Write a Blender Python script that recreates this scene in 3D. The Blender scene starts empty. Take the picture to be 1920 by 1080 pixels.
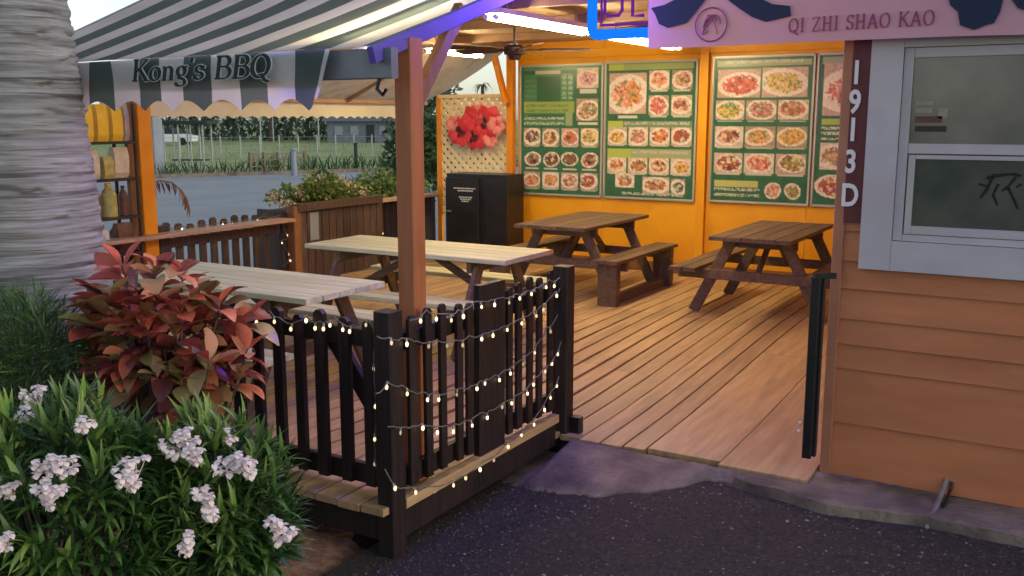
import bpy, bmesh, math, random
import numpy as np
from mathutils import Vector, Matrix, Euler
R = math.radians
rnd = random.Random(11)
scene = bpy.context.scene
col = scene.collection

# ------------------------------------------------------------ camera
F_PX, HOR = 1813.0, 222.0                       # focal length and horizon in pixels of a 1920 x 1080 frame
PITCH = math.atan((540 - HOR) / F_PX)
YAW = math.atan((2050 - 960) / math.hypot(F_PX, 540 - HOR))
CAM = Vector((0, 0, 1.8))
cd = bpy.data.cameras.new('camera'); cam = bpy.data.objects.new('camera', cd); col.objects.link(cam)
cam.location = CAM
cam.rotation_euler = (R(90) - PITCH, 0, YAW)
cd.sensor_width = 36; cd.lens = 36 * F_PX / 1920
cd.clip_start = 0.05; cd.clip_end = 2000
scene.camera = cam
_f = Vector((-math.sin(YAW), math.cos(YAW), 0)); _r = Vector((math.cos(YAW), math.sin(YAW), 0)); _u = Vector((0, 0, 1))
_F = _f * math.cos(PITCH) - _u * math.sin(PITCH); _U = _f * math.sin(PITCH) + _u * math.cos(PITCH)
def ray(x, y): return _F + _r * ((x - 960) / F_PX) - _U * ((y - 540) / F_PX)
def onY(x, y, Y): d = ray(x, y); return CAM + d * (Y / d.y)      # point of the wall plane at depth Y
def onX(x, y, X): d = ray(x, y); return CAM + d * (X / d.x)
def onZ(x, y, Z): d = ray(x, y); return CAM + d * ((Z - CAM.z) / d.z)

# ------------------------------------------------------------ sky, sun, exposure
world = bpy.data.worlds.new('World'); scene.world = world; world.use_nodes = True
wn = world.node_tree; wn.nodes.clear()
sky = wn.nodes.new('ShaderNodeTexSky'); sky.sky_type = 'NISHITA'; sky.sun_disc = False
SUN_EL, SUN_AZ = R(22), R(80)
sky.sun_elevation = SUN_EL; sky.sun_rotation = SUN_AZ
sky.air_density = 1.0; sky.dust_density = 1.2; sky.ozone_density = 1.0
bg = wn.nodes.new('ShaderNodeBackground'); bg.inputs[1].default_value = 0.085
wo = wn.nodes.new('ShaderNodeOutputWorld')
hz = wn.nodes.new('ShaderNodeHueSaturation'); hz.inputs['Saturation'].default_value = .68      # thin even overcast
wn.links.new(sky.outputs[0], hz.inputs['Color']); wn.links.new(hz.outputs[0], bg.inputs[0]); wn.links.new(bg.outputs[0], wo.inputs[0])
sl = bpy.data.lights.new('sun', 'SUN'); sl.energy = 0.03; sl.angle = R(25); sl.color = (1, .86, .72)
sun = bpy.data.objects.new('sun', sl); col.objects.link(sun)
sdir = Vector((math.sin(SUN_AZ) * math.cos(SUN_EL), math.cos(SUN_AZ) * math.cos(SUN_EL), math.sin(SUN_EL)))
sun.rotation_euler = (-sdir).to_track_quat('-Z', 'Y').to_euler()
vs = scene.view_settings
vs.view_transform = 'Standard'; vs.look = 'None'; vs.gamma = 1; vs.use_curve_mapping = False
vs.exposure = 1.35
scene.cycles.use_denoising = True
scene.cycles.max_bounces = 6
scene.cycles.sample_clamp_indirect = 6

# ------------------------------------------------------------ materials
MATS = {}
def mat(name, c1, c2=None, rough=.6, scale=6.0, stretch=(1, 1, 1), bump=0.0, bscale=None, rand=0.0, metal=0.0,
        spec=.35, detail=4, contrast=(.35, .65), dirt=None, dirt_scale=2.0, dirt_range=(.48, .72), emit=None, trans=0.0, attr=None):
    m = bpy.data.materials.new(name); m.use_nodes = True; MATS[name] = m
    nt = m.node_tree; N = nt.nodes; L = nt.links
    b = N['Principled BSDF']
    b.inputs['Roughness'].default_value = rough; b.inputs['Metallic'].default_value = metal
    b.inputs['Specular IOR Level'].default_value = spec
    c1 = (*c1, 1); c2 = (*(c2 or c1[:3]), 1)
    tc = N.new('ShaderNodeTexCoord'); mp = N.new('ShaderNodeMapping'); mp.inputs['Scale'].default_value = stretch
    L.new(tc.outputs['Object'], mp.inputs['Vector'])
    oi = N.new('ShaderNodeObjectInfo')
    off = N.new('ShaderNodeVectorMath'); off.operation = 'ADD'
    sc = N.new('ShaderNodeVectorMath'); sc.operation = 'SCALE'; sc.inputs[0].default_value = (7, 13, 5)
    L.new(oi.outputs['Random'], sc.inputs['Scale']); L.new(mp.outputs[0], off.inputs[0]); L.new(sc.outputs[0], off.inputs[1])
    nz = N.new('ShaderNodeTexNoise'); nz.inputs['Scale'].default_value = scale; nz.inputs['Detail'].default_value = detail
    L.new(off.outputs[0], nz.inputs['Vector'])
    mr = N.new('ShaderNodeMapRange'); mr.inputs[1].default_value = contrast[0]; mr.inputs[2].default_value = contrast[1]
    L.new(nz.outputs['Fac'], mr.inputs[0])
    mx = N.new('ShaderNodeMix'); mx.data_type = 'RGBA'; mx.inputs[6].default_value = c1; mx.inputs[7].default_value = c2
    L.new(mr.outputs[0], mx.inputs[0]); out = mx.outputs[2]
    if attr:
        at = N.new('ShaderNodeAttribute'); at.attribute_name = attr; out = at.outputs['Color']
    if dirt:
        n2 = N.new('ShaderNodeTexNoise'); n2.inputs['Scale'].default_value = dirt_scale; n2.inputs['Detail'].default_value = 6
        L.new(off.outputs[0], n2.inputs['Vector'])
        r2 = N.new('ShaderNodeMapRange'); r2.inputs[1].default_value = dirt_range[0]; r2.inputs[2].default_value = dirt_range[1]; r2.inputs[4].default_value = .8
        L.new(n2.outputs['Fac'], r2.inputs[0])
        m2 = N.new('ShaderNodeMix'); m2.data_type = 'RGBA'; m2.inputs[7].default_value = (*dirt, 1)
        L.new(r2.outputs[0], m2.inputs[0]); L.new(out, m2.inputs[6]); out = m2.outputs[2]
    if rand:
        rr = N.new('ShaderNodeMapRange'); rr.inputs[3].default_value = 1 - rand; rr.inputs[4].default_value = 1 + rand
        L.new(oi.outputs['Random'], rr.inputs[0])
        hs = N.new('ShaderNodeHueSaturation'); L.new(rr.outputs[0], hs.inputs['Value']); L.new(out, hs.inputs['Color']); out = hs.outputs[0]
    L.new(out, b.inputs['Base Color'])
    if bump:
        nb = nz
        if bscale:
            nb = N.new('ShaderNodeTexNoise'); nb.inputs['Scale'].default_value = bscale; nb.inputs['Detail'].default_value = 5
            L.new(off.outputs[0], nb.inputs['Vector'])
        bp = N.new('ShaderNodeBump'); bp.inputs['Strength'].default_value = bump; bp.inputs['Distance'].default_value = .02
        L.new(nb.outputs['Fac'], bp.inputs['Height']); L.new(bp.outputs[0], b.inputs['Normal'])
    if emit:
        b.inputs['Emission Color'].default_value = (*emit[0], 1); b.inputs['Emission Strength'].default_value = emit[1]
    if trans:
        tr = N.new('ShaderNodeBsdfTranslucent'); L.new(out, tr.inputs['Color'])
        ms = N.new('ShaderNodeMixShader'); ms.inputs[0].default_value = trans
        L.new(b.outputs[0], ms.inputs[1]); L.new(tr.outputs[0], ms.inputs[2])
        L.new(ms.outputs[0], N['Material Output'].inputs['Surface'])
    return m

def ramp_mat(name, stops, rough=.5, trans=.25, rand_key='Random', vein=.25):
    """leaf material: colour picked per object (or per face cluster) from a ramp, with some mottling"""
    m = bpy.data.materials.new(name); m.use_nodes = True; MATS[name] = m
    nt = m.node_tree; N = nt.nodes; L = nt.links; b = N['Principled BSDF']
    oi = N.new('ShaderNodeObjectInfo'); tc = N.new('ShaderNodeTexCoord')
    geo = N.new('ShaderNodeNewGeometry')
    nz = N.new('ShaderNodeTexNoise'); nz.inputs['Scale'].default_value = 9; L.new(tc.outputs['Object'], nz.inputs['Vector'])
    ad = N.new('ShaderNodeMath'); ad.operation = 'MULTIPLY_ADD'; ad.inputs[1].default_value = vein; 
    L.new(nz.outputs['Fac'], ad.inputs[0])
    L.new(oi.outputs['Random'] if rand_key == 'Random' else geo.outputs['Random Per Island'], ad.inputs[2])
    sb = N.new('ShaderNodeMath'); sb.operation = 'SUBTRACT'; sb.inputs[1].default_value = vein * .5; L.new(ad.outputs[0], sb.inputs[0])
    cr = N.new('ShaderNodeValToRGB'); e = cr.color_ramp.elements
    for i, (p, c) in enumerate(stops):
        el = e[i] if i < 2 else e.new(p)
        el.position = p; el.color = (*c, 1)
    L.new(sb.outputs[0], cr.inputs[0]); L.new(cr.outputs[0], b.inputs['Base Color'])
    out = cr.outputs[0]
    if rand_key == 'Random':
        sx = N.new('ShaderNodeSeparateXYZ'); L.new(tc.outputs['Object'], sx.inputs[0])
        ab = N.new('ShaderNodeMath'); ab.operation = 'ABSOLUTE'; L.new(sx.outputs['X'], ab.inputs[0])
        wv = N.new('ShaderNodeMath'); wv.operation = 'MULTIPLY_ADD'; wv.inputs[1].default_value = -1.0; L.new(ab.outputs[0], wv.inputs[0]); L.new(sx.outputs['Y'], wv.inputs[2])
        ws = N.new('ShaderNodeMath'); ws.operation = 'PINGPONG'; ws.inputs[1].default_value = .05; L.new(wv.outputs[0], ws.inputs[0])
        m1 = N.new('ShaderNodeMapRange'); m1.inputs[1].default_value = .006; m1.inputs[2].default_value = .022; m1.inputs[3].default_value = .55; m1.inputs[4].default_value = 0; L.new(ab.outputs[0], m1.inputs[0])
        m2 = N.new('ShaderNodeMapRange'); m2.inputs[1].default_value = .0; m2.inputs[2].default_value = .012; m2.inputs[3].default_value = .35; m2.inputs[4].default_value = 0; L.new(ws.outputs[0], m2.inputs[0])
        mm_ = N.new('ShaderNodeMath'); mm_.operation = 'MAXIMUM'; L.new(m1.outputs[0], mm_.inputs[0]); L.new(m2.outputs[0], mm_.inputs[1])
        mx = N.new('ShaderNodeMix'); mx.data_type = 'RGBA'; mx.inputs[7].default_value = (.42, .40, .12, 1) if name.startswith('oleander') else (.62, .30, .14, 1)
        L.new(mm_.outputs[0], mx.inputs[0]); L.new(out, mx.inputs[6]); out = mx.outputs[2]; L.new(out, b.inputs['Base Color'])
    b.inputs['Roughness'].default_value = rough; b.inputs['Specular IOR Level'].default_value = .4
    tr = N.new('ShaderNodeBsdfTranslucent'); L.new(cr.outputs[0], tr.inputs['Color'])
    ms = N.new('ShaderNodeMixShader'); ms.inputs[0].default_value = trans
    L.new(b.outputs[0], ms.inputs[1]); L.new(tr.outputs[0], ms.inputs[2]); L.new(ms.outputs[0], N['Material Output'].inputs['Surface'])
    return m

def emis(name, c, s):
    m = bpy.data.materials.new(name); m.use_nodes = True; MATS[name] = m
    nt = m.node_tree; nt.nodes.remove(nt.nodes['Principled BSDF'])
    e = nt.nodes.new('ShaderNodeEmission'); e.inputs[0].default_value = (*c, 1); e.inputs[1].default_value = s
    nt.links.new(e.outputs[0], nt.nodes['Material Output'].inputs['Surface']); return m

def speckle_asphalt(name):
    m = mat(name, (.032, .025, .024), (.072, .054, .050), rough=.92, scale=34, bump=1.0, bscale=90, contrast=(.3, .7), dirt=(.045, .038, .036), dirt_scale=1.1, detail=8)
    return m

M = MATS
speckle_asphalt('asphalt')
mat('road', (.25, .265, .265), (.30, .315, .31), rough=.8, scale=.5)
mat('concrete', (.17, .13, .105), (.27, .205, .165), rough=.9, scale=7, bump=.9, bscale=28, detail=8, dirt=(.085, .062, .055), dirt_scale=2.6, dirt_range=(.46, .64))
mat('soil', (.15, .075, .05), (.25, .14, .09), rough=.95, scale=14, bump=.9, bscale=30)
mat('grass_field', (.24, .29, .10), (.34, .36, .15), rough=.9, scale=.12, detail=8, dirt=(.16, .20, .07), dirt_scale=.5)
mat('deck_wood', (.39, .245, .12), (.48, .315, .165), rough=.55, scale=3, stretch=(9, .8, 9), bump=.12, rand=.10, dirt=(.25, .16, .09), dirt_scale=1.2, spec=.4)
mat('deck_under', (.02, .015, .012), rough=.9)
mat('fence_wood', (.012, .0075, .0075), (.026, .015, .014), rough=.55, scale=5, stretch=(8, 8, .8), bump=.2, rand=.25)
mat('fence_back', (.058, .036, .028), (.10, .066, .050), rough=.6, scale=5, stretch=(8, 8, .8), bump=.2, rand=.3)
mat('rail_top', (.36, .22, .15), (.48, .31, .22), rough=.5, scale=4, stretch=(8, 1, 8), bump=.1)
mat('post_paint', (.36, .12, .052), (.43, .15, .065), rough=.5, scale=3, stretch=(4, 4, .6), bump=.12, dirt=(.27, .10, .04), dirt_scale=4)
mat('brace_wood', (.20, .085, .035), (.27, .12, .05), rough=.55, scale=4, stretch=(4, 4, .6), bump=.1)
mat('orange_wall', (.80, .37, .012), (.85, .42, .016), rough=.5, scale=2.5, bump=.05, dirt=(.74, .31, .011), dirt_scale=1.5)
mat('orange_post', (.78, .30, .014), (.70, .24, .012), rough=.45, scale=3, bump=.06)
mat('siding', (.50, .175, .072), (.55, .20, .086), rough=.55, scale=2.2, stretch=(1, 1, 5), bump=.08, rand=.06, dirt=(.43, .15, .066), dirt_scale=2.0)
mat('corner_trim', (.36, .15, .08), (.42, .18, .10), rough=.5, scale=4)
mat('white_paint', (.46, .43, .47), (.53, .50, .53), rough=.45, scale=5, dirt=(.40, .37, .38), dirt_scale=2.5)
mat('number_board', (.10, .022, .028), (.13, .03, .035), rough=.5, scale=8)
mat('number_white', (.75, .72, .72), rough=.4)
mat('black_metal', (.008, .008, .010), (.014, .014, .016), rough=.35, scale=20, spec=.5)
mat('black_bin', (.010, .010, .012), (.018, .018, .020), rough=.4, scale=8, spec=.4)
mat('print_white', (.55, .55, .55), rough=.5)
mat('table_dark', (.11, .068, .043), (.18, .115, .075), rough=.5, scale=4, stretch=(.8, 9, 9), bump=.2, rand=.2, dirt=(.08, .045, .028))
mat('table_pale', (.50, .50, .31), (.64, .64, .42), rough=.5, scale=4, stretch=(.8, 9, 9), bump=.2, rand=.10, dirt=(.38, .37, .23))  # table wood with the strong lamp light put into its colour
mat('awning_white', (.66, .66, .66), (.74, .74, .73), rough=.75, scale=3, trans=.5, dirt=(.55, .54, .50), dirt_scale=2)
mat('awning_green', (.10, .135, .13), (.13, .165, .155), rough=.75, scale=3, trans=.5)
mat('rake_neon_tint', (.09, .07, .36), (.12, .09, .42), rough=.5, scale=6)  # blue glow of the neon put into the board's colour
mat('awning_tan', (.66, .50, .30), (.74, .58, .37), rough=.75, scale=5, trans=.5, dirt=(.40, .29, .18), dirt_scale=5)
mat('awning_cream', (.78, .68, .44), (.84, .74, .5), rough=.75, scale=5, trans=.3)
mat('letter_dark', (.012, .028, .026), rough=.7)
mat('letter_edge', (.50, .52, .50), rough=.7)
mat('ceiling_board', (.50, .34, .20), (.58, .41, .26), rough=.6, scale=3, stretch=(6, .8, 6), bump=.05, rand=.08)
mat('joist', (.30, .18, .11), (.38, .24, .15), rough=.6, scale=4)
mat('grey_metal', (.16, .17, .19), (.22, .23, .25), rough=.45, scale=6, metal=.3)
mat('fan_dark', (.030, .014, .012), (.05, .024, .02), rough=.4, scale=6)
mat('fixture_white', (.75, .72, .65), rough=.4)
mat('lattice', (.78, .64, .36), (.85, .72, .44), rough=.5, scale=4, rand=.06)
mat('red_petal', (.62, .028, .045), (.80, .09, .11), rough=.45, scale=9, trans=.2)
mat('pink_petal', (.80, .22, .22), (.85, .36, .32), rough=.5, scale=9, trans=.2)
mat('dark_red', (.06, .012, .015), rough=.5)
mat('trunk_bark', (.16, .16, .16), (.35, .35, .355), rough=.9, scale=2.6, stretch=(1.0, 1.0, 16), bump=.8, bscale=5, detail=10, contrast=(.3, .7), dirt=(.07, .066, .068), dirt_scale=1.6, dirt_range=(.57, .63))
mat('bark', (.07, .05, .035), (.13, .10, .07), rough=.9, scale=8, bump=.5)
mat('stem', (.06, .075, .03), (.10, .10, .05), rough=.7, scale=10)
mat('wire', (.16, .15, .13), rough=.6)
mat('bulb_cap', (.35, .33, .30), rough=.5)
mat('banner', (.70, .36, .46), (.75, .40, .50), rough=.55, scale=2, trans=.1)
mat('banner_ink', (.012, .022, .07), rough=.55)
mat('banner_text', (.32, .05, .14), rough=.55)
mat('menu_print', (.5, .5, .5), rough=.3, attr='print', spec=.4)
mat('menu_frame', (.45, .47, .42), rough=.4, metal=.4)
mat('shelf_dark', (.03, .02, .015), (.05, .035, .025), rough=.6)
mat('yellow_pack', (.80, .46, .02), (.86, .55, .04), rough=.4, scale=12, rand=.08)
mat('cream_pack', (.62, .52, .33), (.75, .66, .46), rough=.5, scale=18, rand=.2)
mat('olive_pack', (.30, .27, .07), (.45, .38, .12), rough=.4, scale=18, rand=.2)
mat('white_pack', (.50, .42, .36), (.62, .54, .46), rough=.5, scale=18, rand=.2)
mat('brown_pack', (.12, .05, .035), (.2, .09, .06), rough=.5, scale=18, rand=.2)
mat('far_grey', (.22, .25, .28), (.26, .29, .32), rough=.7, scale=2)
mat('far_pale', (.33, .36, .34), rough=.6)
mat('far_dark', (.03, .035, .04), rough=.8)
mat('far_rust', (.17, .13, .10), (.21, .16, .12), rough=.8)
mat('house_wall', (.13, .15, .18), (.17, .19, .22), rough=.8, scale=3)
mat('house_roof', (.10, .11, .13), (.14, .15, .17), rough=.8, scale=3)
mat('car_white', (.7, .7, .7), rough=.3)
mat('dry_leaf', (.20, .085, .06), (.34, .17, .11), rough=.7, scale=8)
mat('white_petal', (.82, .68, .66), (.88, .80, .77), rough=.5, scale=30, trans=.2)
ramp_mat('aggregate', [(0, (.03, .024, .022)), (.6, (.075, .058, .052)), (.95, (.10, .08, .072)), (1, (.16, .135, .12))], rough=.85, trans=0.0, rand_key='island')
mat('pebble', (.16, .14, .13), (.30, .27, .25), rough=.8, scale=20, rand=.3)
mat('pipe_grey', (.20, .19, .20), (.28, .26, .27), rough=.5, scale=10, metal=.3)
mat('ink_black', (.006, .006, .007), rough=.4)
mat('reflection_pale', (.26, .23, .19), (.34, .30, .25), rough=.5, scale=40)
mat('room_wall', (.30, .30, .24), rough=.8)
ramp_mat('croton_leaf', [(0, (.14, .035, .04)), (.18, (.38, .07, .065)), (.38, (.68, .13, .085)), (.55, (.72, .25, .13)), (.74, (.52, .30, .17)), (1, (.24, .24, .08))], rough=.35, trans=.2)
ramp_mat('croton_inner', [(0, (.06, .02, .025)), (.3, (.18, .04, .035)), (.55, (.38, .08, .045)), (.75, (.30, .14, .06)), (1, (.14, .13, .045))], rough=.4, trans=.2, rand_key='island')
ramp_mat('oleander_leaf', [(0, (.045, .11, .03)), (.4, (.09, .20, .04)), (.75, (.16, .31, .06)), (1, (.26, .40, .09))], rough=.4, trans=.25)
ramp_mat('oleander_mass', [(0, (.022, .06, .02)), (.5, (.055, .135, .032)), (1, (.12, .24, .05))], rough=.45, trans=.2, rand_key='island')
ramp_mat('grassy_leaf', [(0, (.03, .075, .02)), (.5, (.06, .14, .035)), (1, (.11, .20, .05))], rough=.5, trans=.25, rand_key='island')
ramp_mat('hedge_leaf', [(0, (.07, .13, .03)), (.5, (.16, .25, .05)), (1, (.30, .36, .10))], rough=.5, trans=.25, rand_key='island')
ramp_mat('hedge_dark', [(0, (.02, .05, .015)), (.5, (.04, .09, .025)), (1, (.08, .14, .04))], rough=.5, trans=.25, rand_key='island')
ramp_mat('blossom', [(0, (.55, .42, .26)), (.5, (.68, .58, .42)), (1, (.78, .70, .58))], rough=.6, trans=.2, rand_key='island')
ramp_mat('far_leaf', [(0, (.04, .065, .055)), (.5, (.07, .105, .08)), (1, (.11, .15, .10))], rough=.7, trans=.15, rand_key='island')  # paler bluish greens, distance haze painted into the leaf colour
mat('window_glass', (.055, .055, .055), (.20, .185, .16), rough=.10, spec=.8, scale=1.7, detail=4)  # cloudy light and dark tones paint reflections into the pane
mat('window_glass_low', (.030, .040, .048), (.095, .092, .085), rough=.08, spec=.8, scale=2.5, detail=3)
emis('tube_glow', (1, .77, .41), 34)
bm_ = emis('bulb_glow', (1, .74, .40), 1.0)
_n = bm_.node_tree; _oi = _n.nodes.new('ShaderNodeObjectInfo'); _mr = _n.nodes.new('ShaderNodeMapRange'); _mr.inputs[3].default_value = .15; _mr.inputs[4].default_value = 1.5
_n.links.new(_oi.outputs['Random'], _mr.inputs[0]); _n.links.new(_mr.outputs[0], _n.nodes['Emission'].inputs[1])
emis('neon_blue', (.008, .20, 1.0), .42)
emis('neon_violet', (.20, .03, .42), .25)

# ------------------------------------------------------------ mesh helpers
class MB:
    def __init__(s): s.v = []; s.f = []; s.m = []; s.mi = 0; s.sm = []
    def add(s, vs_, fs, smooth=False):
        o = len(s.v); s.v += [tuple(v) for v in vs_]
        for f in fs: s.f.append(tuple(i + o for i in f)); s.m.append(s.mi); s.sm.append(smooth)
        return s
    def box(s, x0, x1, y0, y1, z0, z1):
        V = [(x, y, z) for z in (z0, z1) for y in (y0, y1) for x in (x0, x1)]
        return s.add(V, [(0, 2, 3, 1), (4, 5, 7, 6), (0, 1, 5, 4), (2, 6, 7, 3), (0, 4, 6, 2), (1, 3, 7, 5)])
    def bar(s, p0, p1, w, h, up=(0, 0, 1), c=.004):
        """a board from p0 to p1: w across, h along up, long edges chamfered"""
        p0, p1 = Vector(p0), Vector(p1); d = (p1 - p0).normalized(); up = Vector(up)
        if abs(d.dot(up)) > .98: up = Vector((0, 1, 0))
        a = d.cross(up).normalized(); b = a.cross(d).normalized(); w /= 2; h /= 2; c = min(c, w * .6, h * .6)
        prof = [(-w + c, -h), (w - c, -h), (w, -h + c), (w, h - c), (w - c, h), (-w + c, h), (-w, h - c), (-w, -h + c)]
        V = [p + a * x + b * y for p in (p0, p1) for x, y in prof]
        F = [tuple(range(7, -1, -1)), tuple(range(8, 16))] + [(i, (i + 1) % 8, 8 + (i + 1) % 8, 8 + i) for i in range(8)]
        return s.add(V, F)
    def cyl(s, p0, p1, r0, r1=None, n=12, caps=True, smooth=True):
        p0, p1 = Vector(p0), Vector(p1); r1 = r0 if r1 is None else r1
        d = (p1 - p0).normalized(); a = d.orthogonal().normalized(); b = d.cross(a)
        V = [p + (a * math.cos(t) + b * math.sin(t)) * r for p, r in ((p0, r0), (p1, r1)) for t in [2 * math.pi * i / n for i in range(n)]]
        s.add(V, [(i, (i + 1) % n, n + (i + 1) % n, n + i) for i in range(n)], smooth)
        if caps: s.add(V, [tuple(range(n - 1, -1, -1)), tuple(range(n, 2 * n))])
        return s
    def tube(s, pts, r, n=6, r1=None, closed=False):
        pts = [Vector(p) for p in pts]; k = len(pts); V = []; prev = None
        for i, p in enumerate(pts):
            d = (pts[min(i + 1, k - 1)] - pts[max(i - 1, 0)])
            d = d.normalized() if d.length > 1e-9 else Vector((0, 0, 1))
            a = d.orthogonal().normalized() if prev is None else (prev - d * prev.dot(d)).normalized()
            prev = a; b = d.cross(a); rr = r if r1 is None else r + (r1 - r) * i / max(k - 1, 1)
            V += [p + (a * math.cos(2 * math.pi * j / n) + b * math.sin(2 * math.pi * j / n)) * rr for j in range(n)]
        F = [(i * n + j, i * n + (j + 1) % n, (i + 1) * n + (j + 1) % n, (i + 1) * n + j) for i in range(k - 1) for j in range(n)]
        s.add(V, F, True); s.add(V, [tuple(range(n - 1, -1, -1)), tuple(range((k - 1) * n, k * n))]); return s
    def ball(s, c, r, n=8, m=6, sz=1.0):
        c = Vector(c); V = []; F = []
        for i in range(m + 1):
            t = math.pi * i / m
            V += [c + Vector((math.sin(t) * math.cos(2 * math.pi * j / n) * r, math.sin(t) * math.sin(2 * math.pi * j / n) * r, math.cos(t) * r * sz)) for j in range(n)]
        F = [(i * n + j, (i + 1) * n + j, (i + 1) * n + (j + 1) % n, i * n + (j + 1) % n) for i in range(m) for j in range(n)]
        return s.add(V, F, True)
    def poly(s, pts, off):
        """a flat outline given thickness along off"""
        pts = [Vector(p) for p in pts]; off = Vector(off); n = len(pts)
        V = pts + [p + off for p in pts]
        return s.add(V, [tuple(range(n)), tuple(range(2 * n - 1, n - 1, -1))] + [(i, n + i, n + (i + 1) % n, (i + 1) % n) for i in range(n)])

def wloc(o):
    l = Vector((0, 0, 0))
    while o: l += o.location; o = o.parent
    return l
def link(name, mesh, parent=None):
    o = bpy.data.objects.new(name, mesh); col.objects.link(o)
    if parent: o.parent = parent
    return o
def tag(o, label=None, cat=None, group=None, kind=None):
    for k, v in (('label', label), ('category', cat), ('group', group), ('kind', kind)):
        if v: o[k] = v
    return o
def obj(name, mb, m, parent=None, loc=None, **kw):
    """mb in world coordinates; stored relative to loc / the parent's origin"""
    o0 = wloc(parent) if parent else Vector((0, 0, 0))
    org = o0 + Vector((0, 0, 0)) if loc is None else Vector(loc)
    me = bpy.data.meshes.new(name)
    me.from_pydata([(v[0] - org.x, v[1] - org.y, v[2] - org.z) for v in mb.v], [], mb.f)
    for mm in (m if isinstance(m, (list, tuple)) else [m]): me.materials.append(M[mm])
    me.polygons.foreach_set('material_index', mb.m); me.polygons.foreach_set('use_smooth', mb.sm)
    me.update()
    o = link(name, me, parent); o.location = org - o0
    return tag(o, **kw)
def empty(name, loc, **kw):
    o = bpy.data.objects.new(name, None); col.objects.link(o); o.location = loc; o.empty_display_size = .1
    return tag(o, **kw)
def copy_tree(o, parent=None):
    c = o.copy(); col.objects.link(c); c.parent = parent
    for ch in list(o.children): copy_tree(ch, c)
    return c

def text_mesh(body, size, bold=0.0, extrude=.004, sx=1.0, shear=0.0):
    cu = bpy.data.curves.new('lettering', 'FONT'); cu.body = body; cu.size = size; cu.offset = bold; cu.extrude = extrude
    cu.shear = shear; cu.align_x = 'CENTER'; cu.align_y = 'CENTER'; cu.resolution_u = 4
    o = bpy.data.objects.new('tmp', cu); col.objects.link(o)
    dg = bpy.context.evaluated_depsgraph_get(); me = bpy.data.meshes.new_from_object(o.evaluated_get(dg))
    bpy.data.objects.remove(o); bpy.data.curves.remove(cu)
    for v in me.vertices: v.co.x *= sx
    return me

# a small broad-nib serif alphabet, drawn as strokes
def arc(cx, cy, rx, ry, a0, a1, n=14): return [(cx + rx * math.cos(R(a0 + (a1 - a0) * i / n)), cy + ry * math.sin(R(a0 + (a1 - a0) * i / n))) for i in range(n + 1)]
GL = {
 'K': (.82, [[(.17, 0), (.17, 1)], [(.20, .42), (.70, 1)], [(.34, .60), (.76, 0)], [(.04, 0), (.30, 0)], [(.04, 1), (.30, 1)], [(.6, 1), (.8, 1)], [(.64, 0), (.88, 0)]]),
 'o': (.60, [arc(.30, .31, .23, .31, 0, 360, 20)]),
 'n': (.64, [[(.15, 0), (.15, .62)], arc(.32, .40, .17, .22, 170, 0) + [(.49, 0)], [(.05, 0), (.26, 0)], [(.40, 0), (.6, 0)], [(.04, .62), (.15, .62)]]),
 'g': (.58, [arc(.27, .40, .18, .22, 0, 360, 18), [(.42, .55), (.56, .64)], [(.2, .19), (.14, .10), (.42, .02), (.48, -.10)] + arc(.28, -.16, .21, .13, 10, -200), ]),
 "'": (.22, [[(.12, 1), (.08, .78)]]),
 's': (.48, [arc(.24, .47, .15, .15, 30, 270, 10)[:-1] + arc(.24, .16, .17, .16, 90, -150, 10), [(.40, .62), (.40, .48)], [(.07, 0), (.07, .15)]]),
 'B': (.76, [[(.17, 0), (.17, 1)], [(.05, 1), (.40, 1)] + arc(.42, .77, .22, .23, 85, -90) + [(.18, .54)], [(.42, .54)] + arc(.44, .27, .26, .27, 85, -90) + [(.05, 0)]]),
 'Q': (.86, [arc(.42, .5, .35, .5, 0, 360, 24), [(.36, .10), (.52, .14), (.66, -.12), (.86, -.20)]]),
 'I': (.40, [[(.2, 0), (.2, 1)], [(.07, 0), (.33, 0)], [(.07, 1), (.33, 1)]]),
 'Z': (.72, [[(.10, .82), (.12, 1), (.62, 1)], [(.62, 1), (.08, 0)], [(.08, 0), (.64, 0), (.66, .2)]]),
 'H': (.86, [[(.17, 0), (.17, 1)], [(.68, 0), (.68, 1)], [(.17, .52), (.68, .52)], [(.04, 0), (.30, 0)], [(.04, 1), (.30, 1)], [(.55, 0), (.81, 0)], [(.55, 1), (.81, 1)]]),
 'S': (.60, [arc(.30, .75, .21, .25, 20, 265, 12)[:-1] + arc(.30, .25, .23, .25, 90, -160, 12), [(.5, 1), (.5, .78)], [(.08, 0), (.08, .24)]]),
 'A': (.84, [[(.10, 0), (.40, 1)], [(.40, 1), (.72, 0)], [(.20, .33), (.62, .33)], [(0, 0), (.22, 0)], [(.58, 0), (.84, 0)]]),
 'O': (.84, [arc(.42, .5, .35, .5, 0, 360, 24)]),
 ' ': (.40, []),
}
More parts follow.
